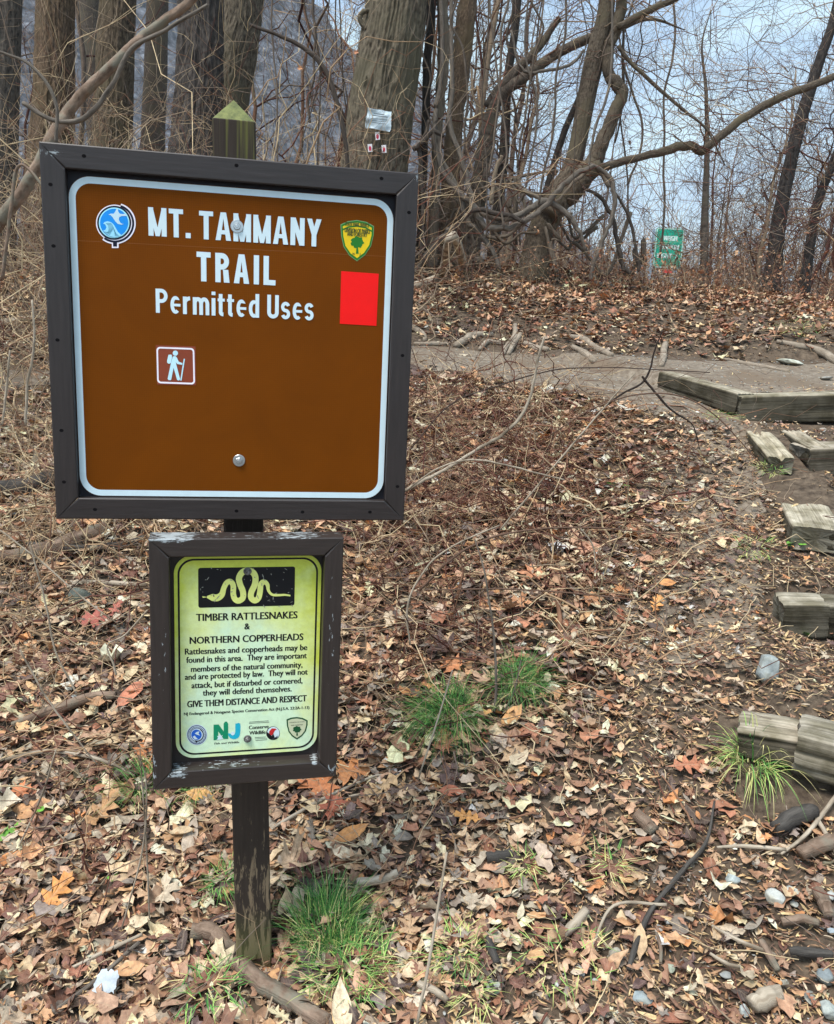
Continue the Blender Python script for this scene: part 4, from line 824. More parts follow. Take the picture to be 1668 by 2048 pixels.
for y0, y1, dens, sz, lod, dz in bands:
    xr = (y0 * -.62 - .7, y1 * .66 + .9); n = int((xr[1] - xr[0]) * (y1 - y0) * dens); x, y = scatter(n, y0, y1, *xr)
    z = height(x, y); keep = visible(x, y, z)
    dn = .97 - .965 * onpath(x, y)
    dn = np.where(STA(x, y), .95, dn); dn = np.where(on_beam(x, y), .0, dn)
    dn = dn * np.where((y > 4.6) & (y < 6.6) & (x > 1.2), .10, 1)
    dirt = sstep(.1, .9, x) * (1 - sstep(1.75, 2.15, y)); dn = dn * (1 - .5 * dirt)
    dn = dn * (1 - .75 * sstep(6.45, 6.6, y) * (1 - sstep(6.7, 7.0, y)) * .6)
    dn = dn * (.72 + .28 * sstep(-.6, .4, fbm(x * 1.3, y * 1.3, 71, 3)))
    keep &= rs.rand(n) < dn; x, y, z = x[keep], y[keep], z[keep]; n = len(x)
    size = sz * np.exp(rs.randn(n) * .34) * np.where(STA(x, y) | (onpath(x, y) > .2), .6, 1); size = np.clip(size, .010, .070)
    size *= np.where((x > .1) & (y < 1.8), .72, 1)
    band = sstep(.35, .65, x - .33 * (y - 2.1)) * sstep(1.9, 2.4, y) * (1 - sstep(4.9, 5.2, y)); size *= 1 - .36 * band; keep2 = rs.rand(n) > .22 * band; x, y, z, size = x[keep2], y[keep2], z[keep2], size[keep2]; n = len(x); size *= 1 + .16 * (1 - sstep(-.4, -.1, x)) * (1 - sstep(2.1, 2.4, y))
    zz = z + rs.rand(n) ** 1.3 * dz * 1.2 + .004
    ci = rs.choice(len(PAL), n, p=PW); col = PAL[ci] * np.exp(rs.randn(n, 1) * .14) * (1 + rs.randn(n, 3) * .03)
    warm = sstep(6.5, 7.4, y)[:, None]; col = col * (1 - warm * np.array([[.10, .20, .27]]))
    pt = fbm(x * 2.2, y * 2.2, 91, 3)[:, None]; mid = sstep(2.2, 3.2, y)[:, None]; col = col * (1 + .14 * pt) * (.97 + .22 * mid); col = col * np.array([[1.0, 1.02, .95]]); gm = col.mean(1, keepdims=True); col = gm + (col - gm) * .86; col = np.clip(col, .01, .74)
    kinds = ['torn', 'oval', 'torn2', 'beech', 'oak', 'maple']; kp = np.array([.30, .15, .25, .13, .09, .08]); kc = rs.choice(6, n, p=kp)
    for i, k in enumerate(kinds):
        m_ = kc == i; c = m_.sum()
        if not c: continue
        curl = np.stack([rs.randn(c) * .30 + .08, rs.randn(c) * .42, rs.randn(c) * .35, rs.randn(c) * 1.3, rs.rand(c) * 6.28], -1)
        place_leaves(mb, (TPL if lod == 'hi' else LOW)[k], np.stack([x[m_], y[m_], zz[m_]], -1), size[m_] * (1.25 if k in ('oak', 'maple') else 1), rs.rand(c) * 6.28, np.abs(rs.randn(c)) * .34, rs.rand(c) * 6.28, curl, col[m_], asp=rs.uniform(.65, 1.15, c))
lt = mb.build('leaf_litter', M['leaf']); tag(lt, 'dry brown and tan leaf litter covering the slope', 'leaf litter', kind='stuff')
# small straw coloured chips, seeds and crumbs of leaf
mb = MB()
for y0, y1, dens, sz in ((1.15, 2.2, 8000, .011), (2.2, 3.6, 6500, .012), (3.6, 5.2, 4200, .014), (5.2, 7.4, 800, .013)):
    xr = (y0 * -.60 - .5, y1 * .66 + .8); n = int((xr[1] - xr[0]) * (y1 - y0) * dens); x, y = scatter(n, y0, y1, *xr); z = height(x, y)
    dn = .42 + .5 * sstep(.0, .8, x) + .9 * STA(x, y); dn = np.where(onpath(x, y) > .5, .14, dn); dn = np.where(on_beam(x, y), 0.03, dn)
    kp = visible(x, y, z) & (rs.rand(n) < dn); x, y, z = x[kp], y[kp], z[kp]; n = len(x)
    cp = np.array([srgb(*c) for c in [(222, 194, 146), (200, 168, 124), (168, 130, 98), (132, 98, 80), (98, 74, 64), (190, 174, 152)]]); col = cp[rs.choice(6, n, p=[.17, .17, .22, .20, .16, .08])] * np.exp(rs.randn(n, 1) * .1)
    curl = np.stack([rs.randn(n) * .2, rs.randn(n) * .3, rs.randn(n) * .2, rs.randn(n) * .3, rs.rand(n) * 6], -1)
    place_leaves(mb, LOW['chip'], np.stack([x, y, z + .008 + rs.rand(n) * .03 * np.where(x < .2, 1, .3)], -1), sz * np.exp(rs.randn(n) * .35), rs.rand(n) * 6.28, np.abs(rs.randn(n)) * .35, rs.rand(n) * 6.28, curl, np.clip(col, .01, .8))
tag(mb.build('seed_litter', M['leaf']), 'straw coloured seed husks and leaf crumbs scattered on the soil', 'litter', kind='stuff')

# named large leaves (pixel, length m, kind, rgb, yaw deg, label)
big_leaves = [
 (378, 1680, .085, 'oak', (176, 132, 84), 200, 'large tan oak leaf lying left of the post below the lower sign'),
 (205, 1640, .085, 'oak', (188, 140, 88), 55, 'large pointed brown oak leaf near the left grass tuft'),
 (108, 1815, .085, 'oak', (216, 142, 52), 60, 'bright golden oak leaf lying at the lower left'),
 (640, 1590, .095, 'maple', (204, 120, 58), 120, 'big orange maple leaf just right of the lower sign corner'),
 (700, 1560, .085, 'maple', (210, 134, 68), 20, 'orange maple leaf behind the big one right of the lower sign'),
 (668, 1630, .065, 'maple', (168, 84, 50), 260, 'dark rusty maple leaf below the orange pair'),
 (768, 1590, .075, 'oak', (206, 166, 116), 210, 'pale tan oak leaf right of the orange maple leaves'),
 (700, 1690, .065, 'beech', (200, 134, 62), 30, 'long folded orange brown leaf right of the post'),
 (818, 1880, .062, 'oak', (190, 152, 112), 95, 'flat pale brown oak leaf beside the big grass tuft'),
 (900, 1600, .045, 'oval', (180, 100, 64), 0, 'rounded rust red leaf in the middle foreground'),
 (935, 1655, .05, 'oak', (214, 148, 64), 170, 'thin yellow orange leaf edge right of the rust red leaf'),
 (1370, 1550, .070, 'oak', (184, 112, 74), 5, 'reddish brown oak leaf left of the yellowed grass tuft'),
 (1155, 1705, .045, 'maple', (192, 148, 104), 250, 'small light brown maple leaf in the open litter'),
 (1085, 1735, .055, 'torn', (196, 172, 150), 100, 'curled pale leaf standing on edge in the open litter'),
 (1310, 1225, .055, 'oak', (232, 156, 70), 60, 'bright orange leaf in the middle slope litter'),
 (1240, 1195, .055, 'maple', (210, 142, 82), 140, 'orange brown leaf left of the bright orange leaf'),
 (1180, 1215, .06, 'maple', (206, 140, 88), 10, 'brownish orange leaf among the canes on the slope'),
 (1330, 1180, .045, 'oval', (222, 150, 76), 10, 'small orange oval leaf above the bright orange one'),
 (1238, 1245, .045, 'oak', (158, 82, 50), 270, 'dark red brown leaf below the orange leaves'),
 (1065, 1165, .075, 'maple', (208, 138, 92), 170, 'large orange tan leaf under the arching canes'),
 (1035, 1220, .06, 'maple', (206, 146, 98), 350, 'tan orange leaf below the large one under the canes'),
 (1210, 1415, .065, 'oak', (182, 118, 76), 320, 'brown folded leaf on the slope right of the rounded tuft'),
 (1020, 1450, .06, 'oval', (218, 160, 92), 45, 'golden tan leaf against the rounded grass tuft'),
 (905, 1345, .07, 'maple', (220, 142, 84), 180, 'orange leaf lying above the arching grass tuft'),
 (890, 1500, .06, 'oak', (188, 118, 74), 100, 'brown oak leaf below the arching grass tuft'),
 (500, 1590, .05, 'maple', (208, 130, 66), 120, 'orange leaf half hidden behind the post'),
 (405, 1610, .055, 'oval', (206, 152, 72), 170, 'mustard leaf under the bottom corner of the lower sign'),
 (290, 1515, .055, 'maple', (208, 130, 66), 60, 'orange leaf against the left side of the lower sign'),
 (262, 1405, .075, 'oval', (204, 124, 88), 60, 'broad salmon brown leaf left of the lower sign'),
 (185, 1255, .085, 'maple', (168, 84, 68), 10, 'dark red maple leaf beside the mossy dark rock'),
 (230, 1235, .06, 'oak', (176, 92, 74), 70, 'dark red oak leaf overlapping the red maple leaf'),
 (60, 1635, .08, 'oval', (200, 146, 92), 20, 'broad tan leaf at the left edge of the foreground'),
 (45, 1600, .05, 'maple', (206, 120, 64), 320, 'orange leaf at the left edge above the broad tan leaf'),
 (60, 975, .055, 'oak', (214, 160, 92), 0, 'yellow tan leaf beside the dark fallen log'),
 (1275, 1905, .05, 'beech', (200, 166, 124), 80, 'upright beige leaf near the bottom centre right'),
 (1150, 1700, .04, 'oval', (176, 126, 84), 200, 'small brown oval leaf behind the light maple leaf'),
 (560, 1975, .05, 'oval', (204, 150, 92), 15, 'tan leaf just right of the fallen branch'),
 (260, 1958, .045, 'oval', (206, 154, 102), 15, 'tan toothed leaf left of the fallen branch'),
 (680, 1450 + 30, .0, 'oak', (0, 0, 0), 0, '')]
for i, (u, v, s_, k, c, yw, lab) in enumerate(big_leaves):
    if not lab: continue
    p = G(u, v); mb = MB(); rs2 = np.random.RandomState(100 + i)
    P, f3, f4 = TPL[k]; curl = np.array([[rs2.randn() * .10 + .05, rs2.randn() * .12, rs2.randn() * .12, rs2.randn() * .7, rs2.rand() * 6]])
    # tilt with the slope so the leaf lies on the litter
    place_leaves(mb, TPL[k], np.array([[0, 0, 0.0]]), np.array([s_ * .95]), np.array([math.radians(yw)]), np.array([.40 + .15 * rs2.rand()]), np.array([rs2.randn() * .25]), curl, (lambda q: q.mean() + (q - q.mean()) * .85)(np.array([srgb(*c)])))
    o = mb.build('fallen_leaf', M['leaf']); o.location = (p + np.array([0, -.01, .034])).tolist(); tag(o, lab, 'leaf', 'large fallen leaves')
for u, v, c in ((599, 137, (200, 140, 90)), (711, 105, (196, 132, 96))):
    p = W(u, v, 6.5); mb = MB(); place_leaves(mb, TPL['maple'], np.array([[0, 0, 0.0]]), np.array([.028]), np.array([1.0]), np.array([1.2]), np.array([.2]), np.array([[.3, .3, .2, 1., 1.]]), np.array([srgb(*c)]))
    o = mb.build('hanging_leaf', M['leaf']); o.location = p.tolist(); tag(o, 'dry orange leaf caught in the twigs left of the ridged tree' if u < 650 else 'dry leaf caught in twigs touching the ridged tree edge', 'leaf')

# ------------------------------------------------------------------ stones, chunks, sticks
def rock(size, seed, ang=.25, flatb=.6):
    bm = []; n = 26; th = np.linspace(0, np.pi, n)[:, None]; ph = np.linspace(0, 2 * np.pi, 2 * n, endpoint=False)[None]
    D = np.stack([np.sin(th) * np.cos(ph), np.sin(th) * np.sin(ph), np.cos(th) * np.ones_like(ph)], -1); rr = np.ones(D.shape[:2]); r2 = np.random.RandomState(seed)
    for k in range(16):
        d = r2.randn(3); d /= np.linalg.norm(d); off = 1 - ang * r2.uniform(.5, 1.7); dt = D @ d; rr = np.minimum(rr, np.where(dt > .05, off / np.maximum(dt, .05), 9))
    rr = rr * (1 + .02 * vnoise(D[..., 0] * 6 + 9, D[..., 1] * 6 + D[..., 2] * 5, seed)) ; V = D * rr[..., None] * np.array(size)
    mb = MB(); f = grid_faces(n, 2 * n); i = np.arange(n - 1) * 2 * n; wrap = np.stack([i + 2 * n - 1, i, i + 2 * n, i + 4 * n - 1], -1); mb.add(V, f4=np.concatenate([f, wrap])[:, ::-1]); return mb
stones = [
 (1531, 1352, 76, 66, (.86, .93, .95), 'large blue grey rock standing above the lowest step', 8, .9),
 (1548, 1805, 46, 38, (1.25, 1.25, 1.2), 'pale round stone, larger of a pair at the lower right', 5, .7),
 (1580, 1795, 38, 22, (1.35, 1.33, 1.22), 'flat pale pebble touching the pale round stone', 7, .6),
 (1460, 1767, 36, 38, (1.1, 1.2, 1.2), 'angular light grey stone left of the pale pair', 9, .8),
 (1586, 1816, 20, 14, (1.0, 1.0, .95), 'small grey pebble just below the flat pale one', 11, .6),
 (988, 1982, 40, 32, (1.25, 1.2, 1.05), 'rounded cream stone at the bottom centre', 13, .7),
 (1229, 1916, 28, 42, (.95, .85, .7), 'brown egg shaped stone near the upright beige leaf', 15, .7),
 (1486, 2028, 28, 30, (1.15, 1.2, 1.2), 'light grey round pebble at the bottom edge', 17, .7),
 (1648, 1965, 48, 38, (.62, .68, .72), 'dark blue grey stone at the right edge near the bottom', 19, .8),
 (1655, 2030, 46, 40, (1.05, 1.1, 1.05), 'grey stone in the bottom right corner', 21, .7),
 (1660, 1800, 24, 18, (1.3, 1.3, 1.25), 'small whitish pebble at the right edge', 23, .7),
 (1283, 2002, 42, 22, (.85, .95, 1.0), 'flat slate blue stone at the bottom', 25, .5),
 (1578, 725, 62, 20, (1.25, 1.25, 1.1), 'flat pale stone lying on the path above the steps', 27, .5),
 (1652, 758, 34, 14, (.8, .75, .7), 'flat brownish stone at the right end of the top terrace', 29, .5),
 (160, 1198, 52, 48, (.38, .42, .38), 'dark mossy rock among the canes at left', 31, .9),
 (148, 1408, 34, 40, (.85, .9, .9), 'grey triangular stone left of the lower sign', 33, .9),
 (1700 - 40, 1880 - 10, 20, 16, (1.0, 1.1, 1.2), 'small bluish pebble by the right edge sticks', 35, .6),
 (1318, 1862, 18, 12, (1.1, 1.1, 1.1), 'tiny light pebble in the bare soil', 37, .6),
 (1340, 1948, 24, 20, (1.0, 1.05, .85), 'greenish grey pebble near the bottom', 39, .6),
 (1450, 1990 - 30, 26, 16, (.9, .9, .88), 'grey flat pebble in the bottom right soil', 41, .6),
 (1190, 1993 - 18, 16, 12, (1.2, 1.2, 1.2), 'tiny white pebble near the cream stone', 43, .6),
 (1620, 2012, 40, 16, (.9, .88, .8), 'thin flat stone beside the corner stone', 45, .4)]
for u, v, wp, hp, tn, lab, sd, fz in stones:
    p = G(u, v + hp * .25); s_ = pxm(p) / 2 * 1.0; mb = rock((wp * s_, wp * s_ * .8, hp * s_ * fz * 1.15), sd, .30 if 'angular' in lab or 'triang' in lab or 'large blue' in lab else .20)
    mb.c = [np.tile(np.array(tn, np.float32), (len(c), 1)) for c in mb.c]
    o = mb.build('stone', M['stone']); o.location = (p + np.array([0, 0, hp * s_ * (.50 if wp > 60 and hp > 40 else .24) + .012])).tolist(); o.rotation_euler = (0.15, 0, sd); tag(o, lab, 'stone', 'stones lying in the litter')
# gravel bits on bare soil and path
mb = MB(); n = 2600; x = rs.uniform(-.6, 3.5, n); y = np.where(rs.rand(n) < .35, rs.uniform(1.3, 2.0, n), rs.uniform(3.7, 6.8, n)); z = height(x, y); ok = visible(x, y, z) & ~on_beam(x, y) & ((onpath(x, y) > .5) | ((y < 2.0) & (x > 0))); x, y, z = x[ok], y[ok], z[ok]; n = len(x)
T0 = rock((1, .8, .6), 77, .25); Vt = T0.v[0].reshape(26, 52, 3)[::5, ::8]; Vt = Vt[:, :, :]; nr, ncc = Vt.shape[:2]; fq = []
for a in range(nr - 1):
    for b_ in range(ncc): fq.append((a * ncc + b_, (a + 1) * ncc + b_, (a + 1) * ncc + (b_ + 1) % ncc, a * ncc + (b_ + 1) % ncc))
fq = np.array(fq); Vt = Vt.reshape(-1, 3); sz = .0045 * np.exp(rs.randn(n) * .45); yw = rs.rand(n) * 6.28
VV = Vt[None] * sz[:, None, None]; VV = np.stack([VV[..., 0] * np.cos(yw)[:, None] - VV[..., 1] * np.sin(yw)[:, None], VV[..., 0] * np.sin(yw)[:, None] + VV[..., 1] * np.cos(yw)[:, None], VV[..., 2]], -1) + np.stack([x, y, z + .006], -1)[:, None]
mb.add(VV.reshape(-1, 3), f4=(fq[None] + (np.arange(n) * len(Vt))[:, None, None]).reshape(-1, 4), col=np.repeat(np.stack([rs.uniform(.7, 1.3, n)] * 3, 1), len(Vt), axis=0))
tag(mb.build('gravel', M['stone']), 'small grit and gravel on the path and bare soil', 'gravel', kind='stuff')

def limb_pts(px, d=None, lift=0.0):
    """pixel polyline -> world points; d None = lying on the ground, else distance (scalar or list)"""
    out = []; rad = []
    for i, q in enumerate(px):
        dd = None if d is None else (d[i] if isinstance(d, (list, tuple)) else d)
        p = G(q[0], q[1]) + np.array([0, 0, lift]) if dd is None else W(q[0], q[1], dd); out.append(p); rad.append(q[2] / 2 * pxm(p))
    return np.array(out), np.array(rad)
def limb(mb, px, d=None, n=10, lift=0.0, seed=0, k=6, wob=.04, tint=(1, 1, 1), knob=.08):
    P, r = limb_pts(px, d, lift); Q = catmull(np.column_stack([P, r]), k); P = Q[:, :3]; r = np.maximum(Q[:, 3], .0008)
    s = np.arange(len(P)); P = P + np.stack([vnoise(s * .5, s * 0 + 1, seed), vnoise(s * .5, s * 0 + 5, seed), vnoise(s * .5, s * 0 + 9, seed)], -1) * r[:, None] * wob * 4
    rr = r[:, None] * (1 + knob * vnoise(s[:, None] * .7, np.arange(n)[None] * 1.3, seed + 3)); mb.tubes(P[None], rr[None], n, col=tint); return P, r
wood = [  # pixel polyline (u,v,width px), material, name, label, category, seed
 ([(384, 1885, 28), (425, 1892, 33), (452, 1920, 34), (482, 1958, 36), (530, 1998, 36), (585, 2030, 34), (650, 2075, 34)], 'log', 'fallen_branch', 'thick bark covered branch lying at the foot of the post', 'branch', 1),
 ([(107, 2047, 10), (190, 1985, 9), (280, 1908, 8)], 'vine', 'stick', 'dark reddish stick crossing the bottom left litter', 'stick', 2),
 ([(145, 1960, 7), (215, 1925, 8), (285, 1893, 6)], 'dead_pale', 'stick', 'straight pale straw stick above the white paper', 'stick', 3),
 ([(712, 1790, 16), (765, 1783, 18), (795, 1770, 17)], 'dead_pale', 'wood_piece', 'pale peeled wood piece above the big grass tuft', 'wood piece', 4),
 ([(1545, 1682, 26), (1590, 1664, 34), (1622, 1648, 30)], 'dead_dark', 'wood_chunk', 'charred dark block of wood below the lowest step', 'wood piece', 5),
 ([(1268, 1658, 22), (1290, 1672, 26), (1305, 1688, 24)], 'log', 'wood_chunk', 'short bark covered log piece in the middle right litter', 'wood piece', 6),
 ([(1596, 1738, 26), (1625, 1722, 30), (1660, 1706, 30)], 'log', 'wood_chunk', 'brown log piece below the charred block', 'wood piece', 7),
 ([(1630, 1810, 24), (1645, 1838, 26), (1655, 1856, 24)], 'log', 'wood_chunk', 'stubby brown log piece at the right edge', 'wood piece', 8),
 ([(1122, 1897, 14), (1145, 1873, 20), (1168, 1850, 18)], 'dead_pale', 'wood_chunk', 'short pale log piece left of centre bottom', 'wood piece', 9),
 ([(974, 1900, 14), (980, 1925, 18), (992, 1955, 13)], 'dead_dark', 'wood_chunk', 'dark upright chip right of the straw stalk', 'wood piece', 10),
 ([(836, 1995, 14), (865, 2010, 15), (893, 2026, 13)], 'dead_pale', 'wood_chunk', 'grey split stick at the bottom near the green tuft', 'wood piece', 11),
 ([(970, 1744, 20), (1000, 1738, 22), (1022, 1730, 18)], 'dead_dark', 'wood_chunk', 'dark grey wood chip in the middle foreground', 'wood piece', 12),
 ([(1500, 2040, 34), (1530, 2028, 38), (1560, 2018, 34)], 'dead_pale', 'wood_chunk', 'broad pale log end at the bottom right', 'wood piece', 13),
 ([(1575, 1928, 16), (1612, 1936, 20), (1662, 1934, 14)], 'dead_dark', 'wood_chunk', 'dark flat stick above the blue grey stone', 'wood piece', 14),
 ([(1518, 1905, 14), (1535, 1935, 16), (1552, 1965, 12)], 'log', 'wood_chunk', 'narrow brown stick standing left of the dark flat stick', 'wood piece', 15),
 ([(1560, 1873, 16), (1600, 1868, 18), (1634, 1872, 12)], 'log', 'wood_chunk', 'splintered brown bark strip at right', 'wood piece', 16),
 ([(1254, 1965, 10), (1275, 1895, 12), (1309, 1835, 10), (1365, 1765, 9), (1409, 1710, 7), (1426, 1625, 4)], 'dead_dark', 'stick', 'long thin grey stick crossing the lower right litter', 'stick', 17),
 ([(1430, 1722, 5), (1490, 1718, 8), (1568, 1724, 8)], 'dead_pale', 'stick', 'pale straight stick left of the brown log piece', 'stick', 18),
 ([(1558, 1735, 5), (1610, 1690, 8), (1668, 1615, 8)], 'dead_pale', 'stick', 'white straw stalk rising to the right edge', 'stick', 19),
 ([(1614, 1635, 9), (1640, 1680, 9), (1668, 1735, 8)], 'dead_pale', 'stick', 'white straw stalk crossing the rising one', 'stick', 20),
 ([(1180, 1980 - 60, 4), (1225, 1838, 6), (1330, 1835, 6)], 'dead_pale', 'stick', 'thin bent twig lying left of the long grey stick', 'stick', 21),
 ([(1420, 1878, 7), (1480, 1912, 8), (1548, 1935, 7)], 'dead_pale', 'stick', 'pale curved stalk above the round bottom pebble', 'stick', 22),
 ([(1417, 1930, 6), (1450, 1950, 8), (1475, 1965, 6)], 'dead_pale', 'stick', 'short light stalk below the curved one', 'stick', 23),
 ([(1310, 1888, 6), (1318, 1920, 8), (1318, 1952, 6)], 'log', 'stick', 'short upright brown twig by the tiny pebble', 'stick', 24),
 ([(0, 998, 30), (55, 992, 34), (112, 975, 36)], 'dead_dark', 'fallen_log', 'dark rotten log lying left of the big sign', 'log', 25),
 ([(0, 1135, 24), (60, 1125, 30), (150, 1100, 34), (215, 1075, 28)], 'log', 'fallen_log', 'grey brown log lying below the dark rotten one', 'log', 26),
 ([(60, 1105, 14), (150, 1112, 16), (240, 1105, 16), (292, 1090, 14)], 'dead_dark', 'fallen_log', 'thin dark log reaching behind the lower sign', 'log', 27),
 ([(165, 1178, 9), (230, 1184, 10), (295, 1184, 9)], 'dead_pale', 'stick', 'pale straight branch ending at the lower sign', 'stick', 28),
 ([(25, 1470, 12), (110, 1438, 20), (180, 1418, 20), (232, 1412, 16)], 'log', 'stick', 'brown forked stick left of the lower sign', 'stick', 29),
 ([(0, 655, 14), (40, 652, 16), (92, 645, 14)], 'dead_pale', 'stick', 'smooth light branch lying left of the big sign', 'stick', 30),
 ([(0, 1540, 7), (90, 1522, 8), (160, 1528, 8), (225, 1548, 6), (270, 1570, 4)], 'dead_pale', 'stick', 'long white curved cane left of the green tuft', 'stick', 31),
 ([(545, 1682, 7), (640, 1620, 7), (740, 1578, 5), (780, 1570, 3)], 'dead_pale', 'stick', 'long pale stick running right from the post', 'stick', 32),
 ([(830, 590, 14), (880, 572, 16), (925, 548, 18), (965, 522, 20), (1000, 505, 18)], 'dead_pale', 'fallen_branch', 'bleached fallen branch on the crest of the bank', 'branch', 33),
 ([(830, 530, 22), (880, 528, 26), (930, 540, 26), (960, 535, 18)], 'log', 'fallen_log', 'weathered log lying along the crest of the bank', 'log', 34),
 ([(1553, 688, 9), (1600, 697, 13), (1640, 712, 15), (1690, 738, 16)], 'root', 'tree_root', 'thick pale root reaching the right edge above the path', 'root', 35),
 ([(1448, 722, 6), (1490, 730, 9), (1535, 738, 8), (1578, 746, 7)], 'root', 'tree_root', 'thin pale root lying on the top terrace', 'root', 36),
 ([(912, 696, 14), (945, 676, 16), (985, 673, 9)], 'root', 'tree_root', 'arched pale root behind the left part of the path', 'root', 37),
 ([(828, 691, 8), (860, 692, 9), (895, 691, 7)], 'root', 'tree_root', 'straight thin root beside the big sign edge', 'root', 38),
 ([(1006, 712, 9), (1016, 692, 11), (1028, 678, 12), (1030, 655, 10)], 'root', 'tree_root', 'forked root coming down to the path, left prong', 'root', 39),
 ([(1016, 712, 8), (1030, 688, 11), (1040, 672, 10)], 'root', 'tree_root', 'forked root coming down to the path, right prong', 'root', 40),
 ([(960, 702, 8), (975, 688, 10), (1005, 690, 9)], 'root', 'tree_root', 'short twisted root between the arched and forked roots', 'root', 41),
 ([(1138, 678, 12), (1165, 682, 14), (1190, 700, 14), (1222, 715, 12)], 'root', 'tree_root', 'upper of two slanting roots behind the path', 'root', 42),
 ([(1145, 698, 10), (1170, 712, 14), (1190, 728, 14)], 'root', 'tree_root', 'lower of two slanting roots behind the path', 'root', 43),
 ([(1048, 690, 10), (1070, 700, 14), (1095, 704, 10)], 'root', 'tree_root', 'knobbly root in the middle of the path edge', 'root', 44),
 ([(1322, 735, 12), (1326, 715, 14), (1330, 692, 12)], 'root', 'tree_root', 'stub of root standing at the left end of the side timber', 'root', 45),
 ([(828, 660, 14), (845, 672, 12), (850, 685, 8)], 'root', 'tree_root', 'bent root end emerging beside the big sign', 'root', 46),
 ([(1185, 575, 14), (1215, 580, 10), (1300, 584, 5)], 'dead_dark', 'stick', 'dark stick lying on the bank below the green sign', 'stick', 47)]
GW = {'wood piece': 'wood pieces lying in the litter', 'stick': 'loose sticks and stalks', 'root': 'roots along the back of the path', 'log': 'fallen logs', 'branch': 'fallen branches'}
for px, mt, nm, lab, cat, sd in wood:
    mb = MB(); P, r = limb_pts(px); limb(mb, px, None, 12, 0, sd, 7, .03, knob=.13)
    lift = float(np.mean(r)) * (.75 if cat in ('branch', 'log') else .35) + (.030 if cat in ('stick', 'wood piece') else .018) - (.0 if cat != 'root' else .012)
    o = put(nm, mb, M[mt], lab, cat, GW.get(cat)); o.location.z += lift
# straw stalks standing (near)
for i, (px, d, lab) in enumerate([([(832, 2060, 9), (862, 1900, 9), (893, 1705, 7)], [1.50, 1.55, 1.60], 'tall straw stalk leaning right of the big grass tuft'),
      ([(300, 1860, 5), (292, 1680, 5), (280, 1500, 3)], [1.95, 1.90, 1.86], 'thin dry stalk rising left of the post, nearer the post'),
      ([(243, 1860, 5), (285, 1700, 5), (292, 1560, 4), (270, 1500, 2)], [1.9, 1.88, 1.84, 1.8], 'thin dry stalk curving up left of the post'),
      ([(20, 1730, 6), (80, 1600, 6), (112, 1500, 4)], [2.2, 2.15, 2.1], 'straw stalk leaning at the far left'),
      ([(836, 1560, 5), (875, 1440, 5), (905, 1340, 4)], [2.2, 2.25, 2.3], 'dry stalk arching through the left green tuft'),
      ([(982, 1460, 9), (992, 1380, 8), (988, 1280, 7), (970, 1150, 5), (950, 1080, 4)], [2.55, 2.57, 2.6, 2.62, 2.66], 'slender grey sapling stem rising by the rounded tuft'),
      ([(988, 1455, 6), (1025, 1390, 5), (1042, 1320, 3)], [2.55, 2.57, 2.6], 'short side stem beside the slender sapling')]):
    mb = MB(); limb(mb, [(a, b, c_ * .7) for a, b, c_ in px], d, 7, 0, 60 + i, 6, .06); put('dry_stalk', mb, M['dead_pale'] if i < 5 else M['vine'], lab, 'stalk', 'dry stalks standing in the litter')

# ------------------------------------------------------------------ twig litter (countless)
def canes(mb, base, direc, length, r0, K=14, n=3, arch=.5, wob=.08, col=None, rs=rs, taper=.25):
    """batch of curved canes: base [T,3], direc [T,3] start direction, gravity arch"""
    T = len(base); t = np.linspace(0, 1, K)[None, :, None]; L_ = length[:, None, None]
    P = base[:, None] + direc[:, None] * t * L_; P = P + np.array([0, 0, -1.0])[None, None] * (t ** 2) * L_ * arch[:, None, None]
    w = np.cumsum(rs.randn(T, K, 3) * wob / math.sqrt(K), axis=1); w -= w[:, :1]; bend = rs.randn(T, 1, 3) * .22; P = P + L_ * (w * .6 + bend * t ** 2)
    Rr = r0[:, None] * (1 - (1 - taper) * t[..., 0]); mb.tubes(P, Rr, n, col=col, closed=False); return P
CT = np.array([srgb(*c) for c in [(214, 190, 152), (180, 150, 118), (140, 104, 82), (108, 70, 58), (90, 56, 48), (160, 140, 118), (128, 112, 100)]])
def tcol(n, w): w = np.array(w, float); return CT[rs.choice(7, n, p=w / w.sum())] * np.exp(rs.randn(n, 1) * .15)
mb = MB()
for y0, y1, dens, ln in ((1.2, 2.6, 150, .10), (2.6, 4.6, 120, .14), (4.6, 9.5, 45, .2)):
    xr = (y0 * -.6 - .4, y1 * .6 + .4); n = int((xr[1] - xr[0]) * (y1 - y0) * dens); x, y = scatter(n, y0, y1, *xr); z = height(x, y); ok = visible(x, y, z) & (onpath(x, y) < .3) & ~on_beam(x, y); x, y, z = x[ok], y[ok], z[ok]; n = len(x)
    a = rs.rand(n) * 6.28; gx = (height(x + .05, y, False) - height(x - .05, y, False)) / .1; gy = (height(x, y + .05, False) - height(x, y - .05, False)) / .1
    d = np.stack([np.cos(a), np.sin(a), np.clip(np.cos(a) * gx + np.sin(a) * gy, -.7, .7) + rs.randn(n) * .05], -1)
    canes(mb, np.stack([x, y, z + .035], -1), d, ln * np.exp(rs.randn(n) * .5), .0013 * np.exp(rs.randn(n) * .45), 8, 4, arch=np.zeros(n), wob=.10, col=tcol(n, [4, 3, 2, 2, 1, 2, 2]), taper=.6)
tag(mb.build('twig_litter', M['twig']), 'loose twigs strewn through the leaf litter', 'twigs', kind='stuff')

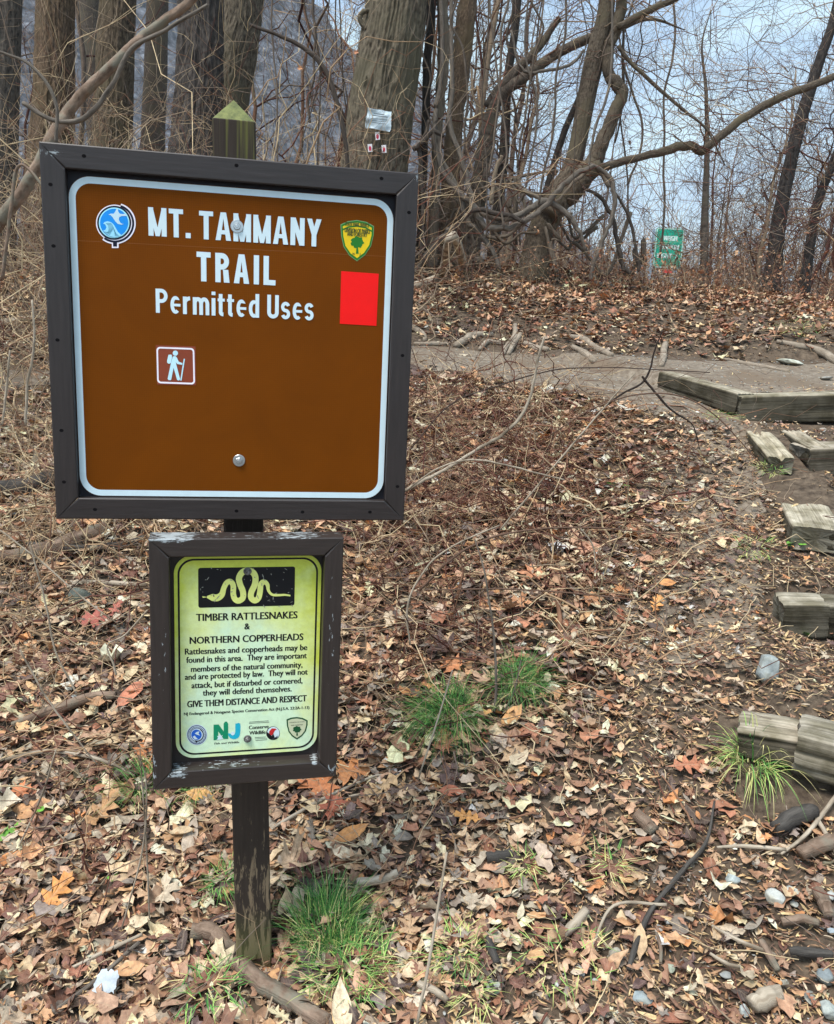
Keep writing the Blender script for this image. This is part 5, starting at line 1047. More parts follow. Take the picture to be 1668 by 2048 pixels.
# ------------------------------------------------------------------ grass tufts and seedlings
GC = np.array([srgb(*c) for c in [(74, 126, 58), (104, 156, 80), (52, 98, 50), (146, 182, 96), (190, 194, 116), (216, 204, 146)]])
def tuft(u, v, rad, n, ln, w, cw, lab, arch=.55, lean=(0, 0), spread=1.0, rise=1.0):
    p = G(u, v); r2 = np.random.RandomState(int(u) * 7 + int(v)); a = r2.rand(n) * 6.28; rr = np.sqrt(r2.rand(n)) * rad
    base = np.stack([np.cos(a) * rr, np.sin(a) * rr, 0 * a], -1); base[:, 2] = height(base[:, 0] + p[0], base[:, 1] + p[1]) - p[2] + .022; ln = ln * 1.25; n = len(base)
    out = a + r2.randn(n) * .7; e = r2.uniform(.15, 1.0, n) * spread
    d = np.stack([np.cos(out) * e + lean[0], np.sin(out) * e + lean[1], rise * (1.15 - .5 * e)], -1); d /= np.linalg.norm(d, axis=1, keepdims=True)
    L_ = ln * r2.uniform(.45, 1.15, n); K = 9; t = np.linspace(0, 1, K)[None, :, None]
    ar = arch * r2.uniform(.5, 1.4, n)
    P = base[:, None] + d[:, None] * t * L_[:, None, None] + np.array([0, 0, -1.0]) * (t ** 2.2) * (L_ * ar)[:, None, None] + r2.randn(n, 1, 3) * .06 * L_[:, None, None] * t ** 2
    gz = height(P[..., 0] + p[0], P[..., 1] + p[1], False) - p[2] + .008; P[..., 2] = np.maximum(P[..., 2], gz + .035)
    side = np.stack([-np.sin(out), np.cos(out), 0 * out], -1)[:, None] ; ww = (w * r2.uniform(.6, 1.2, n))[:, None, None] * (1 - t ** 2.5 * .92)
    V = np.stack([P - side * ww / 2, P + np.array([0, 0, .12]) * ww, P + side * ww / 2], 2)      # folded blade
    i = np.arange(K - 1)[None, :, None] * 3 + np.arange(2)[None, None] + (np.arange(n) * K * 3)[:, None, None]
    f = np.stack([i, i + 1, i + 4, i + 3], -1).reshape(-1, 4); cw = np.array(cw, float)
    col = GC[r2.choice(6, n, p=cw / cw.sum())] * np.exp(r2.randn(n, 1) * .15); mb = MB(); mb.add(V.reshape(-1, 3), f4=f, col=np.repeat(col, K * 3, axis=0))
    o = mb.build('grass_tuft', M['grass']); o.location = p.tolist(); tag(o, lab, 'grass tuft', 'grass tufts in the leaf litter'); return o
gr_ = [5, 5, 3, 2.5, 1.2, 1.2]; yl = [1, 1.5, .5, 3, 4, 4]
tuft(648, 1885, .07, 520, .13, .0022, gr_, 'big bushy green grass tuft just right of the post foot', .35)
tuft(690, 1960, .10, 300, .10, .0024, [3, 4, 2, 4, 3, 2], 'loose sprawling grass in front of the big bushy tuft', .5, spread=1.2)
tuft(895, 1450, .07, 620, .20, .0016, [6, 4, 5, 1, .5, .6], 'arching dark green tuft, left of the two on the slope', .85, (-.15, -.2))
tuft(1035, 1385, .07, 520, .15, .0016, [6, 4, 5, 1, .5, .6], 'rounded dark green tuft behind the slender sapling', .8, (.05, -.1))
tuft(1500, 1545, .05, 210, .16, .0030, yl, 'yellowed grass tuft against the rotten lowest step', .75, (-.1, -.35))
tuft(285, 1588, .06, 170, .13, .0018, [5, 6, 3, 2, 1, 1], 'thin green tuft left of the lower sign bottom corner', .55, (-.25, 0))
tuft(400, 1600, .05, 110, .10, .0018, [4, 4, 3, 2, 1, 1], 'sparse green tuft under the lower sign', .6)
tuft(445, 1790, .045, 120, .075, .0018, [5, 4, 4, 2, 1, 0], 'short green tuft touching the left side of the post', .5)
tuft(1220, 1760, .05, 50, .075, .0024, yl, 'small yellow green tuft in the open litter', .6)
tuft(1045, 1760, .04, 60, .055, .0024, yl, 'small faded tuft below the dark wood chip', .6)
tuft(1120, 1950, .11, 90, .055, .0024, yl, 'spreading patch of faded grass at the bottom centre', .6, spread=1.3)
tuft(915, 1925, .06, 110, .07, .0022, yl, 'faded grass patch right of the tall straw stalk', .6, spread=1.3)
tuft(945, 2015, .05, 70, .05, .0022, yl, 'faded grass wisps beside the cream stone', .6, spread=1.3)
tuft(420, 2010, .08, 90, .07, .0026, [4, 5, 2, 3, 1, 1], 'scattered broad green blades behind the fallen branch', .6, spread=1.3)
tuft(1508, 1125, .08, 90, .07, .0024, yl, 'faded grass below the broad grey timber', .6)
tuft(1540, 950, .06, 90, .06, .003, yl, 'dry straw tuft beside the dark underlying timber', .6)
tuft(1445, 848, .10, 80, .06, .003, yl, 'dry straw wisps under the long upper timber', .6, spread=1.3)
tuft(1590, 668, .22, 110, .10, .004, [2, 1, 2, 3, 3, 3], 'mossy grass on the bank above the path at right', .6)
def seedling(u, v, n, ln, lab, rgb=(110, 176, 64), lift=.02):
    p = G(u, v); r2 = np.random.RandomState(int(u + v)); mb = MB(); a = r2.rand(n) * 6.28
    e = empty('seedling', p, lab, 'seedling', 'green seedlings in the litter')
    st = MB(); tips = np.stack([np.cos(a) * ln * .8, np.sin(a) * ln * .8, lift + r2.rand(n) * ln * .5], -1)
    P = np.stack([np.zeros((n, 3)), tips * np.array([.5, .5, .8]), tips], 1); st.tubes(P, np.full((n, 3), .0008), 4, col=(.25, .35, .12)); st.build('stem', M['grass'], e)
    place_leaves(mb, TPL['oval'], tips, ln * r2.uniform(.5, .8, n), a, np.abs(r2.randn(n)) * .3, r2.rand(n) * 6, np.stack([r2.randn(n) * .15 - .1, r2.randn(n) * .2 + .1, r2.randn(n) * .1, r2.randn(n) * .4, r2.rand(n)], -1), np.array([srgb(*rgb)] * n) * r2.uniform(.8, 1.15, (n, 1)))
    mb.build('leaves', M['leaf'], e)
for a_ in [(1232, 985, 4, .045, 'two bright green leaves among the canes on the upper slope'), (1590, 1100, 6, .04, 'green seedling below the broad grey timber'),
           (1548, 1505, 3, .030, 'bright green sprig in the gap of the lowest step'), (20, 1672, 4, .034, 'green leafy seedling at the left edge'), (1112, 1332, 4, .026, 'small green rosette right of the rounded tuft'),
           (1622, 1285, 2, .028, 'single green leaf under the second step'), (230, 1768, 4, .020, 'tiny green sprouts left of the post'), (95, 1640, 5, .026, 'low green sprouts on the broad tan leaf'), (1128, 1295, 3, .02, 'tiny green sprout above the small rosette'), (618, 1712, 2, .012, 'tiny green sprout below the long pale stick')]: seedling(*a_)
# paper scrap
def crumple(name, corners, d, m, label, cat, nx=14, ny=14, amp=.004, seed=0, notch=.0, group=None, parent=None):
    c = [W(u, v, dd) for (u, v), dd in zip(corners, d)]; s, t = np.meshgrid(np.linspace(0, 1, nx), np.linspace(0, 1, ny)); s = s[..., None]; t = t[..., None]
    P = (c[0] * (1 - s) + c[1] * s) * (1 - t) + (c[3] * (1 - s) + c[2] * s) * t
    nrm = np.cross(c[1] - c[0], c[3] - c[0]); nrm /= np.linalg.norm(nrm); e = (c[1] - c[0]); h = c[3] - c[0]
    P = P + nrm * (fbm(s * 4, t * 4, seed, 3) * amp) + (e / np.linalg.norm(e)) * (vnoise(t * 7, s * 0, seed + 3) * notch) * (s - .5) * 2 + (h / np.linalg.norm(h)) * (vnoise(s * 7, t * 0, seed + 4) * notch) * (t - .5) * 2
    cc = P.reshape(-1, 3).mean(0); mb = MB(); uv = np.concatenate([s, t], -1).reshape(-1, 2); mb.add(P.reshape(-1, 3) - cc, f4=grid_faces(ny, nx)[:, ::-1], uv=uv)
    o = mb.build(name, m, parent); o.location = cc.tolist()
    if label: tag(o, label, cat, group)
    return o, cc
paperw = noisy('white_paper', (.34, .38, .41), (.52, .56, .60), (30, 30, 30), .7, .3)
g0 = G(210, 1965); dd = [g0[1] + .02, g0[1] + .015, g0[1] - .015, g0[1] - .015]
crumple('paper_scrap', [(200, 1940), (238, 1940), (228, 1988), (184, 1980)], [g0[1] - .05 + .015, g0[1] - .05 + .015, g0[1] - .085, g0[1] - .085], paperw, 'torn scrap of white paper lying at the lower left', 'litter', amp=.002, seed=3, notch=.005)

# ------------------------------------------------------------------ trees
def ground_at(x, y): return float(height(x, y))
def trunk_mesh(px, d, n=24, seed=0, tint=(1, 1, 1), ridge=0.0, k=10, base=True, cells=20, flare=1.5, wob=.03):
    P, r = limb_pts(px, d)
    if base:
        b = P[-1].copy(); b = b + (P[-1] - P[-2]) / np.linalg.norm(P[-1] - P[-2]) * .3; b[2] = min(ground_at(b[0], b[1]) - .12, P[-1][2] - .15); P = np.vstack([P, b]); r = np.append(r, r[-1] * flare)
    Q = catmull(np.column_stack([P, r]), k); P = Q[:, :3]; r = np.maximum(Q[:, 3], .002)
    if ridge > 0:      # deep furrowed bark
        m = 420; s = np.concatenate([[0], np.cumsum(np.linalg.norm(np.diff(P, axis=0), axis=1))]); ss = np.linspace(0, s[-1], m)
        P = np.stack([np.interp(ss, s, P[:, j]) for j in range(3)], 1); r = np.interp(ss, s, r); n = 300
        A, Sx = np.meshgrid(np.arange(n) / n, ss); wv = .35 * vnoise(A * 9, Sx * 2.2, seed + 1) + .25 * vnoise(A * 23, Sx * 6, seed + 2)
        c = vnoise(A * cells + wv * 1.3, Sx * 3.4 + vnoise(A * 12, Sx * 3, seed + 7) * .8, seed); h = 1 - np.abs(c) * 2.0
        h2 = vnoise(A * cells * 3.2 + wv * 2, Sx * 9, seed + 5)
        rr = r[:, None] * (1 + ridge * (np.clip(h, -1, 1) * .75 + .35 * h2)) * (1 + .03 * vnoise(A * 3, Sx, seed + 8))
        mb = MB(); mb.tubes(P[None], rr[None], n, col=tint)
    else:
        s = np.arange(len(P)); rr = r[:, None] * (1 + wob * 2 * vnoise(s[:, None] * .45, np.arange(n)[None] * .8, seed + 3)); mb = MB(); mb.tubes(P[None], rr[None], n, col=tint)
    return mb, P, r
def sprout(mb, P, r, n1, l1, seed, up=.35, cols=(1, 1, 2, 3, 3, 2, 2), n2=5, n3=4, rmax=.012, side=None, droop=.25, twist=1.0, lo=0.0, l3=.45):
    """twigs of three orders growing from a limb axis"""
    r2 = np.random.RandomState(seed)
    i = r2.randint(int(len(P) * lo), len(P), n1); b = P[i]; d = r2.randn(n1, 3) * np.array([1, .8, .6]) + np.array([0, 0, up])
    if side is not None: d = d + np.array(side)
    d /= np.linalg.norm(d, axis=1, keepdims=True); L1 = l1 * np.exp(r2.randn(n1) * .45); R1 = np.minimum(rmax, L1 * .006 + .0012)
    Q = canes(mb, b, d, L1, R1, 12, 4, arch=droop * r2.uniform(-.4, 1, n1), wob=.22 * twist, col=tcol(n1, cols), rs=r2, taper=.3)
    if n2:
        n = n1 * n2; a = np.repeat(np.arange(n1), n2); k = r2.randint(2, 12, n); b = Q[a, k]; d = (Q[a, np.minimum(k + 1, 11)] - Q[a, k - 1]); d /= np.linalg.norm(d, axis=1, keepdims=True) + 1e-9
        d = d + r2.randn(n, 3) * .75; d[:, 2] += up * .5; d /= np.linalg.norm(d, axis=1, keepdims=True); L2 = L1[a] * .5 * np.exp(r2.randn(n) * .3)
        Q2 = canes(mb, b, d, L2, np.maximum(R1[a] * .5, .0012), 9, 3, arch=droop * r2.uniform(-.4, 1, n), wob=.25 * twist, col=tcol(n, cols), rs=r2, taper=.35)
        if n3:
            m = n * n3; a2 = np.repeat(np.arange(n), n3); k = r2.randint(2, 9, m); b = Q2[a2, k]; d = (Q2[a2, np.minimum(k + 1, 8)] - Q2[a2, k - 1]); d /= np.linalg.norm(d, axis=1, keepdims=True) + 1e-9
            d = d + r2.randn(m, 3) * .8; d /= np.linalg.norm(d, axis=1, keepdims=True)
            canes(mb, b, d, L2[a2] * l3 * np.exp(r2.randn(m) * .3), np.maximum(R1[a2 // n2] * .28, .0011), 6, 3, arch=droop * r2.uniform(-.4, 1, m), wob=.3 * twist, col=tcol(m, cols), rs=r2, taper=.5)
    return Q
def tree(name, label, px, d, m, n=24, seed=0, tint=(1, 1, 1), ridge=0, cells=20, flare=1.4, limbs=(), tw=(0, 0), group=None, cat='tree', base=True, twcols=(.5, 1, 1, 2, 3, 3, 4), up=.35, twn=(5, 4), rmax=.012, lo=0.0, wob=.03):
    mb, P, r = trunk_mesh(px, d, n, seed, tint, ridge, base=base, cells=cells, flare=flare, wob=wob)
    o = P[-1].copy(); o[2] = ground_at(o[0], o[1]) if base else P[-1][2]
    e = empty(name, o, label, cat, group); rel(mb, o).build('trunk', M[m], e)
    cr = MB(); allP = []
    for j, (lp_, ld) in enumerate(limbs):
        lb = MB(); LP, lr = limb(lb, lp_, ld, 14, seed=seed + 10 + j, k=7, wob=.05, tint=tint); rel(lb, o).build('limb', M[m], e); allP.append((LP, lr))
    if tw[0]: sprout(cr, P, r, tw[0], tw[1], seed + 3, up, twcols, twn[0], twn[1], rmax, lo=0)
    for j, (LP, lr) in enumerate(allP):
        if tw[0]: sprout(cr, LP, lr, max(6, int(tw[0] * .6)), tw[1] * .8, seed + 30 + j, up, twcols, twn[0], twn[1], rmax)
    if cr.n: rel(cr, o).build('crown', M['twig'], e)
    return e, P, r
# big ridged tree carrying the notice
tree('ridged_tree', 'thick straight tree with ridged bark carrying a notice and three blazes', [(800, -330, 104), (797, -120, 112), (794, 0, 118), (780, 100, 122), (764, 200, 124), (747, 345, 130), (728, 460, 142), (712, 550, 165)], 8.5, 'bark_ridge', seed=3, ridge=.065, cells=60, limbs=[([(742, 20, 8), (726, 24, 10), (720, 36, 10), (726, 50, 10), (738, 62, 9)], 8.35)])
tree('woodland_tree', 'broad ridged trunk rising directly behind the mossy post top', [(510, -300, 70), (492, -60, 74), (480, 60, 76), (458, 180, 82), (440, 300, 92), (425, 460, 110)], 11.0, 'bark_ridge', seed=13, ridge=.06, cells=34, group='trunks behind the thicket')
tree('woodland_tree', 'dark furrowed trunk left of the mossy post top', [(400, -300, 80), (402, -60, 82), (402, 60, 84), (398, 180, 88), (390, 300, 96), (380, 460, 110)], 10.0, 'bark_dark', seed=23, ridge=.10, cells=36, group='trunks behind the thicket', tint=(.8, .8, .85))
tree('woodland_tree', 'brown trunk in the thicket crossed by the pale leaning limb', [(250, -300, 60), (240, -60, 64), (232, 60, 68), (228, 180, 72), (222, 330, 78), (215, 500, 90)], 12.0, 'bark_ridge', seed=33, ridge=.06, cells=34, group='trunks behind the thicket', tint=(.8, .72, .66))
tree('woodland_tree', 'reddish brown trunk second from the left edge', [(112, -300, 66), (112, -60, 70), (110, 60, 72), (108, 180, 76), (100, 330, 84), (92, 500, 96)], 12.5, 'bark_ridge', seed=43, ridge=.06, cells=34, group='trunks behind the thicket', tint=(.95, .78, .68))
tree('woodland_tree', 'dark trunk at the very left edge of the thicket', [(20, -300, 52), (14, -40, 54), (8, 120, 58), (0, 300, 64), (-8, 520, 72)], 9.0, 'bark_dark', seed=53, ridge=.06, cells=30, group='trunks behind the thicket')
tree('woodland_tree', 'grey bare trunk with a dark hollow between the second and third trunks', [(165, -260, 44), (178, -40, 50), (186, 90, 52), (200, 260, 50), (212, 420, 56)], 14.0, 'bark_smooth', seed=63, group='trunks behind the thicket', tint=(.75, .75, .78))
tree('woodland_tree', 'slim grey trunk between the dark furrowed trunk and the brown one', [(318, -260, 40), (316, -40, 42), (312, 120, 44), (306, 300, 48), (300, 460, 54)], 15.0, 'bark_smooth', seed=73, group='trunks behind the thicket', tint=(.7, .66, .66))
# pale limb leaning through the thicket
mb = MB(); LP, lr = limb(mb, [(440, -60, 15), (372, 10, 17), (300, 62, 18), (262, 95, 19), (205, 150, 21), (150, 205, 22), (112, 262, 23), (60, 360, 24), (-20, 470, 26)], [4.6, 4.6, 4.6, 4.55, 4.5, 4.5, 4.45, 4.4, 4.4], 16, 0, 5, 8, .03, knob=.06)
put('leaning_limb', mb, M['log'], 'long pale barked limb leaning diagonally across the left thicket', 'branch')
mb = MB(); limb(mb, [(415, 10, 7), (330, 60, 8), (262, 100, 9), (225, 170, 9), (170, 235, 10), (105, 240, 9), (45, 205, 8)], 4.2, 9, 0, 15, 8, .06); put('vine', mb, M['vine'], 'tan vine looping under the pale leaning limb', 'vine', 'vines hanging in the trees')
mb = MB(); limb(mb, [(-10, 100, 5), (60, 130, 6), (110, 200, 7), (112, 290, 7)], 4.0, 8, 0, 16, 8, .06); put('vine', mb, M['vine'], 'bent light vine at the upper left corner', 'vine', 'vines hanging in the trees')
mb = MB(); limb(mb, [(500, 50, 6), (560, 72, 7), (610, 98, 9), (650, 140, 10), (672, 200, 10), (690, 280, 9), (696, 340, 8)], 6.8, 9, 0, 17, 8, .03, tint=(.45, .42, .42)); put('vine', mb, M['vine'], 'black curved vine arching down to the foot of the ridged tree', 'vine', 'vines hanging in the trees')
# leaning forked tree
tree('leaning_tree', 'smooth barked leaning tree forking low in front of the sky', [(1228, -260, 28), (1218, -60, 31), (1210, 30, 33), (1190, 110, 38), (1172, 200, 36), (1155, 290, 33), (1138, 350, 38), (1108, 405, 52), (1084, 465, 56), (1070, 530, 62)], 9.0, 'bark_smooth', 26, 5, (.82, .78, .72), .03, 16, flare=1.05,
     limbs=[([(1092, 430, 46), (1128, 388, 50), (1172, 350, 44), (1196, 310, 32), (1214, 262, 27), (1232, 215, 25), (1244, 186, 26), (1232, 168, 25), (1216, 142, 22), (1217, 100, 22), (1232, 60, 22), (1242, 10, 21), (1248, -80, 20)], 8.9),
            ([(1190, 338, 15), (1240, 325, 15), (1300, 310, 15), (1350, 296, 17), (1385, 292, 17), (1402, 302, 17), (1425, 285, 16), (1490, 235, 16), (1560, 195, 16), (1620, 172, 15), (1700, 140, 14)], 8.85),
            ([(1235, 55, 13), (1280, 30, 14), (1335, 5, 12), (1400, -30, 9)], 8.8),
            ([(1235, 92, 8), (1262, 125, 8), (1320, 180, 7), (1370, 222, 6), (1415, 262, 4), (1450, 330, 2)], 8.7)], tw=(15, 1.25), up=.1, rmax=.006, twn=(4, 3))
tree('leaning_tree', 'grey tree leaning right behind the vine trunks with a dead stub', [(1370, 60, 2), (1300, 38, 7), (1230, 60, 13), (1175, 78, 18), (1110, 110, 19), (1040, 160, 21), (1000, 190, 25), (980, 240, 28), (965, 320, 32), (950, 430, 36), (940, 500, 42)], 9.5, 'bark_smooth', 18, 15, (.8, .76, .74),
     limbs=[([(975, 215, 20), (1005, 170, 19), (1045, 130, 17), (1085, 85, 14), (1110, 48, 12), (1118, 38, 10)], 9.5)], tw=(12, 1.1), up=.2, rmax=.007, twn=(4, 3))
tree('vine_covered_tree', 'light brown broken barked trunk right of the ridged tree', [(945, -200, 30), (938, -40, 34), (930, 60, 38), (918, 160, 36), (908, 260, 34), (902, 350, 34), (895, 440, 40), (888, 520, 42)], 9.1, 'bark_smooth', 18, 25, (1.0, .84, .70), tw=(6, .9), wob=.08, rmax=.006, twn=(4, 3))
tree('vine_covered_tree', 'dark thin trunk between the ridged tree and the broken barked one', [(865, -80, 18), (862, 40, 18), (855, 110, 17), (853, 200, 16), (848, 300, 15), (845, 420, 18), (842, 520, 22)], 8.9, 'bark_dark', 12, 35, (.55, .52, .52), tw=(5, .8), wob=.1, rmax=.006, twn=(4, 3))
tree('vine_covered_tree', 'slim grey trunk twisted with vines, third right of the ridged tree', [(886, -120, 22), (884, 20, 22), (888, 100, 24), (880, 200, 20), (872, 330, 18), (868, 430, 20), (864, 520, 24)], 8.9, 'vine', 12, 45, (1.1, 1.05, .95), tw=(5, .8), wob=.1, rmax=.006, twn=(4, 3))
tree('leaning_tree', 'dark slanting trunk just left of the leaning forked tree', [(1040, -60, 16), (1030, 60, 16), (1015, 160, 18), (1010, 280, 20), (1000, 380, 22), (985, 520, 26)], 10.5, 'bark_dark', 12, 55, (.7, .68, .68), tw=(8, 1.1), rmax=.006, twn=(4, 3))
tree('leaning_tree', 'slender tree crossing behind the smooth forked tree', [(1190, 90, 10), (1160, 190, 12), (1130, 260, 13), (1105, 340, 14), (1085, 420, 15), (1075, 520, 18)], 9.8, 'bark_dark', 10, 56, (.7, .65, .65), tw=(7, 1.0), rmax=.006, twn=(4, 3))
tree('dark_tree', 'dark double trunk leaning right near the right edge', [(1712, -200, 16), (1672, 20, 18), (1640, 120, 20), (1605, 230, 24), (1580, 330, 26), (1560, 430, 28), (1545, 550, 34)], 11.0, 'bark_dark', 14, 65, (.55, .55, .6), tw=(40, 1.4), up=.4, rmax=.007, twn=(5, 3))
tree('dark_tree', 'thin dark trunk beside the double trunk at the right edge', [(1700, 240, 14), (1660, 340, 16), (1632, 420, 18), (1612, 550, 22)], 11.5, 'bark_dark', 12, 66, (.6, .6, .65), tw=(30, 1.4), up=.5)
tree('bare_tree', 'slender grey tree right of the green sign', [(1422, 20, 1.5), (1404, 90, 4), (1412, 180, 7), (1414, 300, 10), (1410, 420, 14), (1408, 550, 18)], 10.5, 'bark_smooth', 10, 67, (.75, .75, .8), tw=(24, 1.2), up=.5, rmax=.005, twn=(4, 3))
# looping vines
VN = [([(878, -40, 12), (885, 120, 13), (872, 230, 14), (872, 300, 15), (895, 360, 16), (935, 400, 17), (975, 432, 17), (1020, 436, 17), (1060, 418, 18), (1092, 402, 17), (1130, 425, 15), (1155, 455, 13), (1172, 500, 11)], 7.3, 'thick vine loop draped over the base of the leaning tree'),
      ([(902, -40, 11), (905, 150, 12), (900, 240, 13), (918, 300, 14), (935, 360, 15), (950, 420, 16), (975, 455, 17), (1020, 455, 17), (1060, 435, 16), (1088, 415, 15), (1120, 380, 15), (1150, 350, 14), (1190, 330, 12)], 7.2, 'lower thick vine loop climbing to the fork of the leaning tree'),
      ([(868, 240, 10), (885, 320, 12), (920, 390, 13), (935, 440, 14), (960, 470, 14), (985, 500, 13), (1000, 540, 12)], 7.4, 'vine hanging left of the thick loops down to the bank'),
      ([(900, 470, 9), (925, 440, 11), (950, 420, 12), (985, 425, 13), (1015, 430, 12), (1050, 445, 10)], 7.0, 'short dark vine curl crossing the loops'),
      ([(1180, 330, 9), (1210, 345, 12), (1228, 380, 13), (1225, 430, 12), (1210, 470, 11), (1190, 520, 11), (1180, 560, 10)], 7.6, 'vine hanging under the long branch of the leaning tree'),
      ([(1165, 375, 8), (1200, 395, 10), (1222, 430, 11), (1235, 480, 12), (1245, 530, 13), (1262, 548, 12)], 7.9, 'dark vine curving down right of the leaning tree base'),
      ([(1195, 340, 6), (1240, 400, 7), (1262, 450, 8), (1275, 520, 9), (1278, 545, 9)], 8.1, 'thin dark vine beside the curving dark one'),
      ([(826, 300, 12), (845, 285, 13), (868, 262, 12), (888, 275, 10)], 6.8, 'short black vine bend at the upper corner of the big sign'),
      ([(842, 520, 9), (846, 420, 10), (842, 330, 12), (838, 300, 12), (850, 270, 11), (858, 240, 9)], 6.9, 'black vine standing just right of the big sign frame'),
      ([(1005, 310, 9), (992, 340, 10), (985, 380, 11), (982, 410, 10)], 7.8, 'bleached broken stem standing behind the vine loops'),
      ([(1168, 100, 7), (1140, 130, 8), (1090, 140, 8), (1055, 145, 8), (1035, 120, 7), (1022, 60, 6)], 8.6, 'vine sagging between the slanting trunks against the sky'),
      ([(1226, -60, 6), (1220, 160, 7), (1190, 260, 7), (1175, 340, 6)], 7.6, 'vine running down beside the S shaped limb'),
      ([(1060, -40, 5), (1050, 100, 5), (1075, 210, 6), (1060, 330, 6), (1045, 400, 5)], 8.4, 'thin wavy vine hanging in front of the sky'),
      ([(830, 545, 12), (860, 500, 14), (890, 470, 16), (905, 455, 14)], 7.6, 'crooked low vine rising from the bank crest at left')]
for i, (px, d, lab) in enumerate(VN):
    d = 8.45 + (d - 7.2) * .3
    px = [(a, b, c_ * .74) for a, b, c_ in px]; mb = MB(); limb(mb, px, d, 10, 0, 80 + i, 8, .10, knob=.14, tint=(.42, .4, .4) if ('dark' in lab or 'black' in lab) else ((1.9, 1.75, 1.5) if 'bleached' in lab else (1, 1, 1)))
    put('vine', mb, M['vine'], lab, 'vine', 'vines hanging in the trees')
for i in range(18):
    r_v = np.random.RandomState(700 + i); u0 = r_v.uniform(835, 1250); v0 = r_v.uniform(330, 520); K = 6; d = r_v.uniform(8.6, 9.6); du = r_v.uniform(-45, 45)
    px = [(u0 + du * k + r_v.randn() * 12, v0 + (k - 2.5) ** 2 * r_v.uniform(-7, 7) + k * r_v.uniform(-14, 22) + r_v.randn() * 8, r_v.uniform(4, 9)) for k in range(K)]; px = [(a, min(b, 545), c_) for a, b, c_ in px]
    mb = MB(); limb(mb, px, d, 7, 0, 720 + i, 7, .1, tint=tuple(np.array([1, .95, .88]) * r_v.uniform(.5, 1.25))); put('crossing_vine', mb, M['vine'], 'crooked woody vine stem in the tangle on the bank crest', 'vine', 'woody tangle on the bank crest')
# hanging thin vines, countable but indistinct strands
rv = np.random.RandomState(5)
for i in range(26):
    u0 = rv.choice([rv.uniform(830, 1060), rv.uniform(1060, 1330), rv.uniform(520, 720)]); d = rv.uniform(7.5, 10.5); v1 = rv.uniform(200, 520); K = 8
    vs = np.linspace(-60, v1, K); us = u0 + np.cumsum(rv.randn(K) * 10) + np.linspace(0, rv.uniform(-50, 40), K); w = rv.uniform(2.2, 5.5)
    mb = MB(); limb(mb, [(a, b, w) for a, b in zip(us, vs)], d, 5, 0, 200 + i, 6, .1, tint=tuple(np.array([.8, .74, .7]) * rv.uniform(.55, 1.3)))
    put('hanging_vine', mb, M['vine'], 'thin wavy vine strand hanging among the trunks and twigs', 'vine', 'thin vine strands')
# notice and blazes nailed to the ridged tree
al_p = noisy('weathered_notice', (.42, .52, .58), (.66, .76, .82), (14, 14, 14), .5, .3)
nb_, cc = crumple('notice', [(735, 215), (784, 223), (780, 264), (731, 256)], [8.10] * 4, al_p, None, None, 20, 20, .010, 9, .006)
e = empty('tree_notice', cc, 'weathered grey notice sheet nailed to the ridged tree', 'notice'); nb_.parent = e; nb_.location = (0, 0, 0); nb_.name = 'sheet'
mb = MB(); inkp = paint('faint_ink', (96, 108, 118), .8)
for k, (v_, a, b) in enumerate([(226, 748, 768), (230, 744, 776), (236, 742, 774), (240, 742, 776), (244, 743, 772)]):
    P = np.array([W(a + (b - a) * t, v_ + (a - 740 + (b - a) * t) * .12, 8.075) for t in np.linspace(0, 1, 12)]) - cc; mb.tubes(P[None], np.full((1, 12), .0035 if k < 2 else .0022), 4)
mb.build('faint_lines', inkp, e)
for (u, v), lab in zip([(755, 272), (740, 296), (768, 298)], ['white and red trail blaze, topmost of three on the ridged tree', 'white and red trail blaze, lower left of the three', 'white and red trail blaze, lower right of the three']):
    c = W(u, v, 8.11); px = pxm(c); e = empty('trail_blaze', c, lab, 'trail marker', 'trail blazes on the ridged tree'); mb = MB(); w, h = 4.8 * px, 7.6 * px
    flat([(-w + .004, -h), (w, -h + .003), (w - .002, h), (-w, h - .002)], 0, mb); mb.build('plate', paint('blaze_white', (232, 228, 232), .5), e, False)
    th = np.linspace(0, 6.28, 18, endpoint=False); mb = MB(); flat([(2.7 * px * math.cos(t), -.004 + 4.6 * px * math.sin(t) * (1 + .1 * math.sin(3 * t))) for t in th], -.002, mb); mb.build('red_mark', paint('blaze_red', (196, 40, 78), .5), e, False)
    e.rotation_euler = (0, -.08, 0)

